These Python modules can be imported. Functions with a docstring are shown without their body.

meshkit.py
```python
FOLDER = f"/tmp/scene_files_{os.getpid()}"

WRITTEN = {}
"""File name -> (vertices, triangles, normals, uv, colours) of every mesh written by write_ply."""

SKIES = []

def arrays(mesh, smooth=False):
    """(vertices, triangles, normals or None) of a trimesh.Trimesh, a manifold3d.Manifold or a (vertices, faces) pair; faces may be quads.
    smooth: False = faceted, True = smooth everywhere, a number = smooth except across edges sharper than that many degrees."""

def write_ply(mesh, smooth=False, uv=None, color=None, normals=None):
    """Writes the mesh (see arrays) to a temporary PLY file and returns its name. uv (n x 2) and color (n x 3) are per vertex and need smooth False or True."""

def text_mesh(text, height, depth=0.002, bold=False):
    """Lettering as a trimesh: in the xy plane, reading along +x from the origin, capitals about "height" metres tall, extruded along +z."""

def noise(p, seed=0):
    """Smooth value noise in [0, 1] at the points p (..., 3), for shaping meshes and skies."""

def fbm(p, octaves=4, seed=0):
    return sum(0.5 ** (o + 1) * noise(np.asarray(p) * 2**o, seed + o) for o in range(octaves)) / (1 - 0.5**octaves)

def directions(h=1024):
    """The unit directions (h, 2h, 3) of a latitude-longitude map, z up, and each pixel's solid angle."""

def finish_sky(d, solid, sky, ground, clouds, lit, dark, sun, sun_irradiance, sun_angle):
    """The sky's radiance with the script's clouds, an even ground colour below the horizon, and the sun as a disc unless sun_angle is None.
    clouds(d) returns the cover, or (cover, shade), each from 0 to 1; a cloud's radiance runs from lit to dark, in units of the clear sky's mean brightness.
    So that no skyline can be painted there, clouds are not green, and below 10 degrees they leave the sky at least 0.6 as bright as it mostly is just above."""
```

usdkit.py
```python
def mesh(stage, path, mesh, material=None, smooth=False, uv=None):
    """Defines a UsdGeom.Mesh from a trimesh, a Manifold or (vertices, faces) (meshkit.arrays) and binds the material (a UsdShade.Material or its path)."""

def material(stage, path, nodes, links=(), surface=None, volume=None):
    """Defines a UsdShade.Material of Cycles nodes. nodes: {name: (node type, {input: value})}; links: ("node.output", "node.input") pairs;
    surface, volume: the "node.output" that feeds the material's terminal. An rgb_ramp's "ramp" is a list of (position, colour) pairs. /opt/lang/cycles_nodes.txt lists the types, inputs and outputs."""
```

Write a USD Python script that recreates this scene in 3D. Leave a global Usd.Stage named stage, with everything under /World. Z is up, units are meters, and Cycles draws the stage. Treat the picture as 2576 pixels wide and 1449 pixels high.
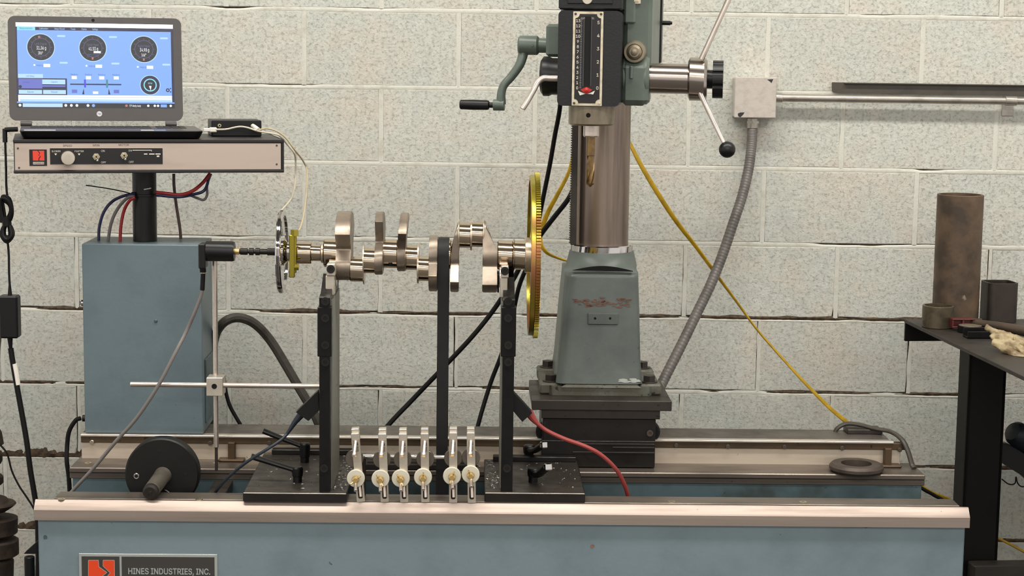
import math, random
import numpy as np, trimesh, manifold3d, usdkit, meshkit
from shapely.geometry import Polygon, Point, box as sbox
from shapely.ops import unary_union
from shapely import affinity
from pxr import Usd, UsdGeom, UsdLux, UsdShade, Sdf, Gf

random.seed(7)
RNG = np.random.default_rng(7)
stage = Usd.Stage.CreateInMemory()
UsdGeom.SetStageUpAxis(stage, 'Z')
UsdGeom.SetStageMetersPerUnit(stage, 1.0)
UsdGeom.Xform.Define(stage, '/World')
UsdGeom.Scope.Define(stage, '/World/Looks')

# ------------------------------------------------------------------ camera
FPX, TILT, ROLL = 4600.0, math.atan((724.5 - 116) / 4600.0), 0.0135
EYE = np.array([0, -4.79, 1.65])
FWD = np.array([0, math.cos(TILT), -math.sin(TILT)])
_up, _rt = np.array([0, math.sin(TILT), math.cos(TILT)]), np.array([1.0, 0, 0])
CR, CU = math.cos(ROLL) * _rt + math.sin(ROLL) * _up, math.cos(ROLL) * _up - math.sin(ROLL) * _rt
cam = UsdGeom.Camera.Define(stage, '/World/camera')
cam.CreateHorizontalApertureAttr(36.0)
cam.CreateVerticalApertureAttr(36.0 * 1449 / 2576)
cam.CreateFocalLengthAttr(36.0 * FPX / 2576)
cam.CreateClippingRangeAttr(Gf.Vec2f(0.05, 100))
mat4 = np.eye(4); mat4[0, :3], mat4[1, :3], mat4[2, :3], mat4[3, :3] = CR, CU, -FWD, EYE
cam.AddTransformOp().Set(Gf.Matrix4d(*mat4.ravel().tolist()))
cam.CreateExposureAttr(0.97)

# ------------------------------------------------------------------ light: shop lamps in rows under the ceiling, faint surround
def rect_light(name, x, y, z, w, d, power, color=(1.0, 0.965, 0.9), rx=0.0):
    l = UsdLux.RectLight.Define(stage, '/World/' + name)
    l.CreateWidthAttr(w); l.CreateHeightAttr(d); l.CreateIntensityAttr(power); l.CreateColorAttr(Gf.Vec3f(*color))
    x_ = UsdGeom.Xformable(l); x_.AddTranslateOp().Set(Gf.Vec3d(x, y, z)); x_.AddRotateXOp().Set(rx)
rect_light('shop_lamp_near_wall', 0.3, -1.75, 4.0, 5.2, 0.34, 17.0)
rect_light('shop_lamp_middle', 0.0, -5.6, 4.0, 5.2, 0.34, 17.0)
rect_light('shop_lamp_far', 0.0, -10.0, 4.0, 5.2, 0.34, 17.0)
dome = UsdLux.DomeLight.Define(stage, '/World/surround')
dome.CreateIntensityAttr(0.15); dome.CreateColorAttr(Gf.Vec3f(1.0, 0.97, 0.93))

# ------------------------------------------------------------------ frames: world, the machine's (slightly turned), the console's, the drill head's
def rotz(a): return np.array([[math.cos(a), -math.sin(a), 0], [math.sin(a), math.cos(a), 0], [0, 0, 1.0]])
class Frame:
    def __init__(s, yaw, piv): s.yaw, s.M, s.piv = yaw, rotz(yaw), np.array(piv, float)
    def _r(s, u, v):
        d = FWD + CR * ((u - 1288) / FPX) - CU * ((v - 724.5) / FPX)
        return s.inv(EYE), s.M.T @ d
    def inv(s, w): return s.M.T @ (np.asarray(w, float) - s.piv) + s.piv
    def out(s, q): return s.M @ (np.asarray(q, float) - s.piv) + s.piv
    def P(s, u, v, Y):
        c, d = s._r(u, v); return c + d * ((Y - c[1]) / d[1])
    def Z(s, u, v, z):
        c, d = s._r(u, v); return c + d * ((z - c[2]) / d[2])
    def on(s, u, v, o, n):
        c, d = s._r(u, v); return c + d * (np.dot(np.asarray(o) - c, n) / np.dot(d, n))
    def px(s, u, v, Y, n=1.0):          # metres of n pixels there
        return np.linalg.norm(s.P(u + n / 2, v, Y) - s.P(u - n / 2, v, Y))
    def path(s, pts): return [s.P(*p) for p in pts]
W = Frame(0, (0, 0, 0))
M = Frame(0.02, (0, -0.9, 0))

# ------------------------------------------------------------------ shapes
A = np.asarray
X_, Y_, Z_ = A([1.0, 0, 0]), A([0, 1.0, 0]), A([0, 0, 1.0])
def cat(*ms):
    out = []
    for m in ms: out += list(m) if isinstance(m, (list, tuple)) else [m]
    return trimesh.util.concatenate(out)
def hull(pts):
    m = manifold3d.Manifold.hull_points(np.asarray(pts, np.float64)).to_mesh()
    return trimesh.Trimesh(np.array(m.vert_properties[:, :3]), np.array(m.tri_verts), process=False)
def hexa(c8, ch=0.0):
    """convex hull of corner points, each pulled in to chamfer"""
    return hull(c8)
def bx(lo, hi, c=0.0012):
    lo, hi = np.minimum(lo, hi), np.maximum(lo, hi)
    c = min(c, 0.45 * (hi - lo).min())
    p = []
    for i in range(8):
        q = A([hi[k] if i >> k & 1 else lo[k] for k in range(3)])
        s = A([-1 if i >> k & 1 else 1 for k in range(3)])
        for k in range(3):
            e = A([c, c, c]) * s; e[k] = 0; p.append(q + e)
    return hull(p)
def obx(o, ex, ey, ez, size, c=0.001):
    m = bx(-A(size) / 2, A(size) / 2, c)
    m.apply_transform(np.block([[np.stack([ex, ey, ez], 1), A(o)[:, None]], [np.zeros((1, 3)), np.ones((1, 1))]]))
    return m
def basis(d):
    d = A(d, float) / np.linalg.norm(d)
    a = np.cross(d, Z_ if abs(d[2]) < 0.9 else X_); a /= np.linalg.norm(a)
    return a, np.cross(d, a), d
def lathe(prof, o, d, seg=32, loop=False):
    """prof: (radius, height along d) pairs; loop: the profile is a closed ring section"""
    a, b, d = basis(d); o = A(o, float)
    pr = list(prof); n = len(pr)
    t = np.arange(seg) * 2 * math.pi / seg
    V = [o + h * d + r * (math.cos(x) * a + math.sin(x) * b) for r, h in pr for x in t]
    F = []
    for i in range(n if loop else n - 1):
        j = (i + 1) % n
        for k in range(seg):
            l = (k + 1) % seg
            F += [[i * seg + k, i * seg + l, j * seg + l], [i * seg + k, j * seg + l, j * seg + k]]
    if not loop:
        for i, flip in ((0, True), (n - 1, False)):
            c = len(V); V.append(o + pr[i][1] * d)
            for k in range(seg):
                l = (k + 1) % seg
                F.append([c, i * seg + l, i * seg + k] if flip else [c, i * seg + k, i * seg + l])
    m = trimesh.Trimesh(np.array(V), np.array(F), process=False)
    if m.volume < 0: m.invert()
    return m
def cyl(p0, p1, r, seg=24, c=0.0008):
    p0, p1 = A(p0, float), A(p1, float); h = np.linalg.norm(p1 - p0); c = min(c, h * 0.3, r * 0.4)
    return lathe([(r - c, 0), (r, c), (r, h - c), (r - c, h)], p0, p1 - p0, seg)
def annulus(p0, p1, ri, ro, seg=40, c=0.0008):
    p0, p1 = A(p0, float), A(p1, float); h = np.linalg.norm(p1 - p0)
    return lathe([(ri, 0), (ro - c, 0), (ro, c), (ro, h - c), (ro - c, h), (ri, h)], p0, p1 - p0, seg, True)
def spline(pts, n=8):
    p = [A(q, float) for q in pts]
    if len(p) == 2: return [p[0] + (p[1] - p[0]) * t for t in np.linspace(0, 1, 3)]
    p = [2 * p[0] - p[1]] + p + [2 * p[-1] - p[-2]]
    out = []
    for i in range(1, len(p) - 2):
        for t in np.arange(n) / n:
            a, b, c, d = p[i - 1], p[i], p[i + 1], p[i + 2]
            out.append(0.5 * (2 * b + (c - a) * t + (2 * a - 5 * b + 4 * c - d) * t * t + (3 * b - 3 * c + d - a) * t ** 3))
    return out + [p[-2]]
def tube(pts, r, seg=10, n=8, flat=1.0, twist=0.0, smooth=True, up=None, rads=None):
    P = np.array(spline(pts, n)) if smooth else np.array([A(q, float) for q in pts])
    T = np.gradient(P, axis=0); T /= np.linalg.norm(T, axis=1, keepdims=True) + 1e-12
    a = A(up, float) if up is not None else basis(T[0])[0]
    V, F, N = [], [], len(P)
    tt = np.arange(seg) * 2 * math.pi / seg
    for i in range(N):
        a = a - T[i] * np.dot(a, T[i]); a /= np.linalg.norm(a) + 1e-12
        b = np.cross(T[i], a)
        w = twist * i / N; a2, b2 = math.cos(w) * a + math.sin(w) * b, math.cos(w) * b - math.sin(w) * a
        ri = r if rads is None else np.interp(i / (N - 1), np.linspace(0, 1, len(rads)), rads)
        V += [P[i] + ri * (math.cos(x) * a2 + flat * math.sin(x) * b2) for x in tt]
    for i in range(N - 1):
        for k in range(seg):
            l = (k + 1) % seg
            F += [[i * seg + k, i * seg + l, (i + 1) * seg + l], [i * seg + k, (i + 1) * seg + l, (i + 1) * seg + k]]
    for i, fl in ((0, True), (N - 1, False)):
        c = len(V); V.append(P[i])
        for k in range(seg):
            l = (k + 1) % seg
            F.append([c, i * seg + l, i * seg + k] if fl else [c, i * seg + k, i * seg + l])
    m = trimesh.Trimesh(np.array(V), np.array(F), process=False)
    if m.volume < 0: m.invert()
    return m
def ext(poly, o, ex, ey, h):
    """extrudes a shapely polygon given in the (ex, ey) plane through o by h along ex x ey"""
    ms = [trimesh.creation.extrude_polygon(g, h, engine='earcut') for g in getattr(poly, 'geoms', [poly]) if g.area > 0]
    m = cat(ms); ex, ey = A(ex, float), A(ey, float)
    T = np.eye(4); T[:3, 0], T[:3, 1], T[:3, 2], T[:3, 3] = ex, ey, np.cross(ex, ey), o
    m.apply_transform(T); return m
def rrect(x0, y0, x1, y1, r): return sbox(x0 + r, y0 + r, x1 - r, y1 - r).buffer(r, quad_segs=6)
def ball(o, r, sub=3):
    m = trimesh.creation.icosphere(sub, r); m.apply_translation(o); return m
def text(s, h, o, ex=X_, ey=Z_, depth=0.0006, bold=False, width=None, center=False):
    m = meshkit.text_mesh(s, h, depth, bold)
    if width: m.apply_scale([width / (m.bounds[1][0] - m.bounds[0][0]), 1, 1])
    if center: m.apply_translation([-(m.bounds[0][0] + m.bounds[1][0]) / 2, 0, 0])
    T = np.eye(4); T[:3, 0], T[:3, 1], T[:3, 2], T[:3, 3] = ex, ey, np.cross(ex, ey), o
    m.apply_transform(T); return m
def socket_screw(o, d, r, h=0.004, seg=16):
    """cap screw with a hexagonal recess, its head rising along d from o"""
    a, b, d = basis(d)
    ring = Point(0, 0).buffer(r, quad_segs=seg // 4)
    hexa_ = Polygon([(0.5 * r * math.cos(t), 0.5 * r * math.sin(t)) for t in np.arange(6) * math.pi / 3])
    return cat(ext(ring.difference(hexa_), o, a, b, h), ext(hexa_, o, a, b, h * 0.35))
def hex_head(o, d, r, h):
    a, b, d = basis(d)
    return ext(Polygon([(r * math.cos(t), r * math.sin(t)) for t in np.arange(6) * math.pi / 3]), o, a, b, h)

# ------------------------------------------------------------------ things
used = {}
def numbered(parent, name):
    k = used.get((parent, name), 0); used[(parent, name)] = k + 1
    return f'{parent}/{name}' if k == 0 else f'{parent}/{name}_{k:03d}'
class Thing:
    def __init__(s, name, label=None, cat_=None, base=(0, 0, 0), F=W, group=None, kind=None):
        s.F, s.base = F, A(base, float)
        s.path = numbered('/World', name)
        x = UsdGeom.Xform.Define(stage, s.path); w = F.out(s.base)
        x.AddTranslateOp().Set(Gf.Vec3d(*w.tolist())); x.AddRotateZOp().Set(math.degrees(F.yaw))
        for k, t in (('label', label), ('category', cat_), ('group', group), ('kind', kind)):
            if t: x.GetPrim().SetCustomDataByKey(k, t)
    def part(s, name, mesh, m, parent=None, label=None, smooth=32, kind=None):
        if isinstance(mesh, (list, tuple)): mesh = cat(*mesh)
        else: mesh = mesh.copy()
        mesh.apply_translation(-s.base)
        p = numbered(parent or s.path, name)
        g = usdkit.mesh(stage, p, mesh, MATS[m], smooth=smooth)
        if label: g.GetPrim().SetCustomDataByKey('label', label)
        if kind: g.GetPrim().SetCustomDataByKey('kind', kind)
        return p
# ------------------------------------------------------------------ materials
def lin(*c):
    x = A(c, float) / 255
    return tuple(np.where(x < 0.04045, x / 12.92, ((x + 0.055) / 1.055) ** 2.4))
MATS = {}
def mat(name, rgb, rough=0.5, metal=0.0, var=None, scale=30.0, lo=0.45, hi=0.7, stretch=(1, 1, 1), bump=0.0, bscale=200.0, spots=None, sscale=120.0, sat=0.72, spec=0.5, rvar=0.0, coat=0.0, rand=0.0):
    n = {'g': ('geometry', {}), 'p': ('principled_bsdf', {'base_color': lin(*rgb), 'roughness': rough, 'metallic': metal, 'specular_ior_level': spec, 'coat_weight': coat})}
    L = []
    col = None
    if var is not None or spots is not None or rvar or rand:
        n['m'] = ('mapping', {'scale': stretch}); L.append(('g.position', 'm.vector'))
    if var is not None:
        n['n'] = ('noise_texture', {'scale': scale, 'detail': 5.0, 'roughness': 0.6}); L.append(('m.vector', 'n.vector'))
        n['r'] = ('rgb_ramp', {'ramp': [(0, lin(*rgb)), (lo, lin(*rgb)), (hi, lin(*var)), (1, lin(*var))]}); L.append(('n.fac', 'r.fac'))
        col = 'r.color'
    if spots is not None:
        n['s'] = ('noise_texture', {'scale': sscale, 'detail': 3.0, 'roughness': 0.55}); L.append(('g.position', 's.vector'))
        n['sr'] = ('map_range', {'from_min': sat, 'from_max': sat + 0.05, 'clamp': True}); L.append(('s.fac', 'sr.value'))
        n['sm'] = ('mix', {'color1': lin(*rgb), 'color2': lin(*spots)}); L.append(('sr.result', 'sm.fac'))
        if col: L.append((col, 'sm.color1'))
        col = 'sm.color'
    if rand:
        n['oi'] = ('object_info', {})
        n['rr'] = ('map_range', {'to_min': 1 - rand, 'to_max': 1 + rand}); L.append(('oi.random', 'rr.value'))
        n['rh'] = ('hsv', {'color': lin(*rgb)}); L.append(('rr.result', 'rh.value'))
        if col: L.append((col, 'rh.color'))
        col = 'rh.color'
    if col: L.append((col, 'p.base_color'))
    if rvar:
        n['rn'] = ('noise_texture', {'scale': scale * 2, 'detail': 4.0}); L.append(('m.vector', 'rn.vector'))
        n['rm'] = ('map_range', {'from_min': 0.3, 'from_max': 0.7, 'to_min': max(0.03, rough - rvar), 'to_max': rough + rvar}); L += [('rn.fac', 'rm.value'), ('rm.result', 'p.roughness')]
    if bump:
        n['bn'] = ('noise_texture', {'scale': bscale, 'detail': 4.0}); L.append(('g.position', 'bn.vector'))
        n['b'] = ('bump', {'strength': bump, 'distance': 0.002}); L += [('bn.fac', 'b.height'), ('b.normal', 'p.normal')]
    MATS[name] = usdkit.material(stage, '/World/Looks/' + name, n, L, surface='p.BSDF')
def glow(name, rgb, power=1.0):
    MATS[name] = usdkit.material(stage, '/World/Looks/' + name, {'p': ('principled_bsdf', {'base_color': (0.01, 0.01, 0.012), 'roughness': 0.25, 'emission_color': lin(*rgb), 'emission_strength': power})}, [], surface='p.BSDF')

def wall_paint():
    n = {'g': ('geometry', {}),
         'oi': ('object_info', {}),
         'n1': ('noise_texture', {'scale': 6.5, 'detail': 6.0, 'roughness': 0.6}),
         'r1': ('rgb_ramp', {'ramp': [(0.3, lin(194, 197, 189)), (0.48, lin(199, 199, 189)), (0.64, lin(203, 196, 184))]}),
         'n2': ('noise_texture', {'scale': 115.0, 'detail': 6.0, 'roughness': 0.68}),
         'm2': ('map_range', {'from_min': 0.52, 'from_max': 0.74, 'to_max': 0.68, 'clamp': True}),
         'mx': ('mix', {'color2': lin(132, 131, 120)}),
         'n3': ('noise_texture', {'scale': 36.0, 'detail': 5.0, 'roughness': 0.7}),
         'm3': ('map_range', {'from_min': 0.69, 'from_max': 0.76, 'to_max': 0.5, 'clamp': True}),
         'mx3': ('mix', {'color2': lin(128, 112, 92)}),
         'n4': ('noise_texture', {'scale': 42.0, 'detail': 6.0, 'roughness': 0.72}),
         'm4': ('map_range', {'from_min': 0.3, 'from_max': 0.7, 'to_min': 0.86, 'to_max': 1.09, 'clamp': True}),
         'rr': ('map_range', {'to_min': 0.955, 'to_max': 1.03}), 'mm': ('math', {'math_type': 'multiply'}),
         'h': ('hsv', {}),
         'bn': ('noise_texture', {'scale': 160.0, 'detail': 4.0}), 'ma': ('math', {'math_type': 'multiply_add', 'value2': -1.6}),
         'b': ('bump', {'strength': 0.5, 'distance': 0.0025}),
         'p': ('principled_bsdf', {'roughness': 0.6, 'specular_ior_level': 0.3})}
    L = [('g.position', x + '.vector') for x in ('n1', 'n2', 'n3', 'n4', 'bn')]
    L += [('n1.fac', 'r1.fac'), ('r1.color', 'mx.color1'), ('n2.fac', 'm2.value'), ('m2.result', 'mx.fac'), ('mx.color', 'mx3.color1'), ('n3.fac', 'm3.value'), ('m3.result', 'mx3.fac'),
          ('n4.fac', 'm4.value'), ('oi.random', 'rr.value'), ('m4.result', 'mm.value1'), ('rr.result', 'mm.value2'), ('mm.value', 'h.value'), ('mx3.color', 'h.color'), ('h.color', 'p.base_color'),
          ('m2.result', 'ma.value1'), ('bn.fac', 'ma.value3'), ('ma.value', 'b.height'), ('b.normal', 'p.normal')]
    MATS['wall_paint'] = usdkit.material(stage, '/World/Looks/wall_paint', n, L, surface='p.BSDF')
wall_paint()
mat('mortar_paint', (205, 203, 192), 0.6, var=(180, 176, 160), scale=25, lo=0.5, hi=0.75, bump=0.3)
mat('eroded_mortar', (92, 74, 56), 0.9, var=(45, 36, 28), scale=60, lo=0.4, hi=0.65, bump=0.6, bscale=120)
mat('floor_concrete', (78, 75, 70), 0.6, var=(58, 55, 51), scale=4, bump=0.2)
mat('ceiling_paint', (150, 148, 142), 0.8)
mat('machine_blue', (115, 131, 137), 0.42, var=(105, 120, 126), scale=7, spots=(62, 76, 80), sscale=45, sat=0.735, bump=0.12, bscale=90)
mat('cabinet_blue', (97, 112, 118), 0.42, var=(87, 101, 107), scale=7, spots=(60, 70, 74), sscale=45, sat=0.735, bump=0.12, bscale=90)
mat('bright_way', (204, 190, 172), 0.4, 0.4, var=(184, 168, 150), scale=9, stretch=(0.3, 1, 3), spots=(120, 104, 88), sscale=60, sat=0.7)
mat('dirty_blue', (74, 92, 98), 0.5, var=(54, 63, 62), scale=9, spots=(40, 42, 40), sscale=60, sat=0.7)
mat('ground_steel', (164, 149, 139), 0.42, 0.55, var=(142, 127, 117), scale=9, stretch=(0.25, 1, 6), spots=(120, 104, 92), sscale=50, sat=0.74, rvar=0.08)
mat('worn_steel', (118, 108, 99), 0.40, 0.6, var=(88, 80, 73), scale=10, stretch=(0.3, 1, 3), spots=(70, 62, 54), sscale=60, sat=0.7, rvar=0.1)
mat('bright_edge', (226, 214, 200), 0.3, 0.7)
mat('brown_steel', (84, 66, 46), 0.5, 0.4, var=(54, 42, 32), scale=14, stretch=(0.4, 1, 1), spots=(34, 28, 24), sscale=70, sat=0.66)
mat('dark_plate', (64, 58, 53), 0.45, 0.4, var=(46, 42, 39), scale=9, spots=(36, 33, 31), sscale=80, sat=0.68, rvar=0.12, spec=0.35)
mat('black_steel', (19, 17, 17), 0.4, 0.25, var=(13, 12, 12), scale=20, spots=(84, 80, 76), sscale=75, sat=0.765, rvar=0.1, spec=0.3)
mat('oily_black', (34, 30, 27), 0.36, 0.2, var=(20, 18, 17), scale=12, spots=(120, 114, 106), sscale=130, sat=0.76, rvar=0.12, spec=0.35)
mat('black_plastic', (14, 14, 15), 0.38, spec=0.35)
mat('black_rubber', (13, 12, 12), 0.55, spec=0.25)
mat('belt_rubber', (30, 28, 28), 0.6, var=(25, 24, 24), scale=30, spec=0.3)
mat('hose_grey', (66, 62, 56), 0.5, var=(46, 43, 39), scale=30, spec=0.35)
mat('conduit_grey', (104, 99, 95), 0.45, 0.2, var=(84, 79, 76), scale=25, bump=0.1)
mat('laptop_grey', (70, 66, 64), 0.45, var=(66, 62, 60), scale=20)
mat('laptop_deck', (74, 68, 68), 0.38)
mat('laptop_black', (8, 8, 8), 0.35, spec=0.3)
mat('key_black', (30, 28, 29), 0.5)
mat('sticker_white', (205, 200, 196), 0.4)
mat('sticker_blue', (110, 150, 205), 0.4)
mat('white_plastic', (222, 216, 205), 0.4)
mat('beige_cable', (196, 186, 166), 0.5)
mat('amber_cable', (182, 166, 136), 0.45)
mat('console_face', (186, 170, 158), 0.4, 0.25, var=(172, 156, 144), scale=6, stretch=(0.4, 1, 3))
mat('console_black', (26, 21, 21), 0.4)
mat('panel_black', (22, 19, 19), 0.35)
mat('logo_red', (214, 62, 42), 0.45)
mat('logo_orange', (222, 66, 24), 0.4)
mat('print_dark', (66, 58, 54), 0.5)
mat('print_light', (205, 200, 190), 0.5)
mat('plate_grey', (58, 56, 53), 0.4)
mat('plate_border', (170, 174, 170), 0.35, 0.3)
mat('nickel', (200, 188, 160), 0.25, 0.9)
mat('chrome', (205, 200, 198), 0.08, 1.0)
mat('feed_chrome', (170, 160, 152), 0.2, 1.0)
mat('slide_plate', (92, 85, 78), 0.45, 0.3, var=(72, 66, 61), scale=9, spots=(44, 40, 37), sscale=80, sat=0.7, rvar=0.1)
mat('plate_top', (58, 52, 46), 0.42, 0.25, var=(42, 38, 34), scale=14, spots=(24, 21, 19), sscale=60, sat=0.64, rvar=0.12)
mat('worn_edge', (150, 140, 130), 0.35, 0.7)
mat('side_grey', (120, 118, 108), 0.45, 0.1)
mat('satin_steel', (216, 203, 192), 0.28, 0.8, var=(196, 182, 170), scale=20, rvar=0.06)
mat('polished_journal', (200, 182, 160), 0.13, 1.0)
mat('crank_forging', (150, 137, 123), 0.38, 0.75, var=(116, 104, 92), scale=14, bump=0.12, bscale=70, rvar=0.08)
mat('crank_machined', (200, 184, 164), 0.3, 0.8, var=(222, 210, 196), scale=22, lo=0.5, hi=0.62, rvar=0.1)
mat('zinc_yellow', (166, 152, 58), 0.26, 0.85, var=(178, 124, 84), scale=5, lo=0.5, hi=0.62, rvar=0.08)
mat('column_steel', (150, 134, 122), 0.34, 0.85, var=(118, 104, 94), scale=16, stretch=(2.5, 2.5, 0.12), rvar=0.08)
mat('collar_steel', (146, 134, 114), 0.38, 0.5, var=(112, 102, 84), scale=14, stretch=(2, 2, 0.6), rvar=0.06)
mat('drill_green', (92, 102, 93), 0.4, var=(76, 86, 77), scale=9, spots=(58, 62, 54), sscale=45, sat=0.72, bump=0.15, bscale=60)
mat('casting_grey', (97, 105, 100), 0.42, var=(82, 89, 85), scale=8, spots=(58, 52, 46), sscale=40, sat=0.72, bump=0.2, bscale=60)
mat('chipped_primer', (128, 92, 78), 0.6, var=(92, 74, 64), scale=60)
mat('bare_patch', (188, 190, 184), 0.5)
mat('head_dark', (31, 31, 33), 0.42, var=(26, 26, 28), scale=12, bump=0.15, bscale=200, spec=0.35)
mat('scale_frame', (214, 202, 178), 0.35, 0.4, var=(180, 166, 140), scale=60)
mat('scale_black', (26, 22, 24), 0.3)
mat('red_plastic', (176, 34, 30), 0.35)
mat('drill_bit', (140, 112, 74), 0.3, 0.85, var=(96, 80, 60), scale=60)
mat('flute_dark', (70, 66, 62), 0.25, 0.8)
mat('aluminium', (206, 196, 180), 0.34, 0.65, var=(184, 174, 160), scale=30, rvar=0.06)
mat('disc_grey', (112, 104, 94), 0.35, 0.6)
mat('grimy_casting', (86, 83, 72), 0.5, 0.1, var=(100, 102, 92), scale=22, lo=0.5, hi=0.66, spots=(40, 36, 32), sscale=70, sat=0.62, bump=0.3, bscale=90)
mat('nylon_white', (208, 202, 184), 0.4)
mat('brass', (216, 184, 122), 0.3, 0.8)
mat('red_cable', (146, 58, 54), 0.42)
mat('wire_red', (140, 28, 27), 0.4)
mat('wire_blue', (30, 32, 70), 0.4)
mat('wire_grey', (104, 98, 98), 0.45)
mat('wire_brown', (74, 52, 50), 0.45)
mat('teal_cable', (26, 36, 46), 0.45)
mat('sensor_grey', (112, 106, 102), 0.45)
mat('yellow_cable', (188, 150, 20), 0.45, var=(156, 122, 16), scale=40)
mat('box_paint', (192, 183, 174), 0.45, 0.1, var=(178, 169, 160), scale=60, bump=0.15, bscale=300)
mat('chip_black', (40, 40, 40), 0.6)
mat('pipe_steel', (178, 170, 160), 0.32, 0.7, var=(150, 142, 132), scale=20)
mat('strip_dark', (78, 73, 66), 0.5, 0.3, var=(60, 56, 51), scale=12)
mat('rusty_pipe', (106, 86, 66), 0.55, 0.25, var=(66, 54, 44), scale=11, lo=0.35, hi=0.62, spots=(140, 124, 106), sscale=26, sat=0.72, bump=0.15, bscale=80)
mat('dark_pipe', (56, 47, 42), 0.5, 0.25, var=(40, 35, 32), scale=16, spots=(104, 96, 88), sscale=50, sat=0.72)
mat('short_pipe', (94, 84, 66), 0.4, 0.5, var=(62, 55, 46), scale=30, rvar=0.08)
mat('bench_steel', (54, 48, 43), 0.5, 0.3, var=(38, 34, 31), scale=14, bump=0.1)
mat('bench_black', (13, 11, 10), 0.5, 0.2, var=(9, 8, 8), scale=10, spec=0.2)
mat('beam_brown', (44, 38, 32), 0.6, 0.2, var=(30, 26, 23), scale=14)
mat('rust', (62, 49, 38), 0.7, 0.2, var=(38, 30, 25), scale=22, lo=0.4, hi=0.65, bump=0.4, bscale=80)
mat('handle_red', (84, 32, 29), 0.45)
mat('dark_wood', (70, 56, 44), 0.5, var=(52, 42, 34), scale=20)
mat('leather', (164, 148, 114), 0.6, var=(110, 90, 62), scale=30, lo=0.42, hi=0.62, bump=0.4, bscale=110)
mat('motor_blue', (16, 24, 36), 0.5)
mat('iron_ring', (80, 70, 62), 0.55, 0.35, var=(62, 54, 49), scale=25, bump=0.15)
mat('handwheel_black', (28, 27, 25), 0.48, 0.2, var=(20, 19, 18), scale=10, rvar=0.1, spec=0.3)
mat('handle_steel', (108, 101, 91), 0.45, 0.45, var=(82, 76, 69), scale=20)
mat('chips', (150, 146, 140), 0.35, 0.8)
mat('pit_black', (6, 6, 6), 0.9)
glow('screen_blue', (124, 168, 250), 0.560)
glow('screen_white', (238, 246, 255), 0.644)
glow('screen_pale', (176, 214, 250), 0.560)
glow('screen_cyan', (130, 216, 236), 0.560)
glow('screen_navy', (16, 18, 62), 0.504)
glow('screen_black', (8, 8, 24), 0.448)
glow('screen_violet', (104, 112, 200), 0.504)
glow('screen_green', (52, 128, 140), 0.560)
glow('screen_purple', (70, 60, 220), 0.560)
glow('screen_ring', (96, 100, 150), 0.448)
glow('screen_print', (60, 84, 160), 0.560)
glow('screen_orange', (190, 120, 110), 0.504)

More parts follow.
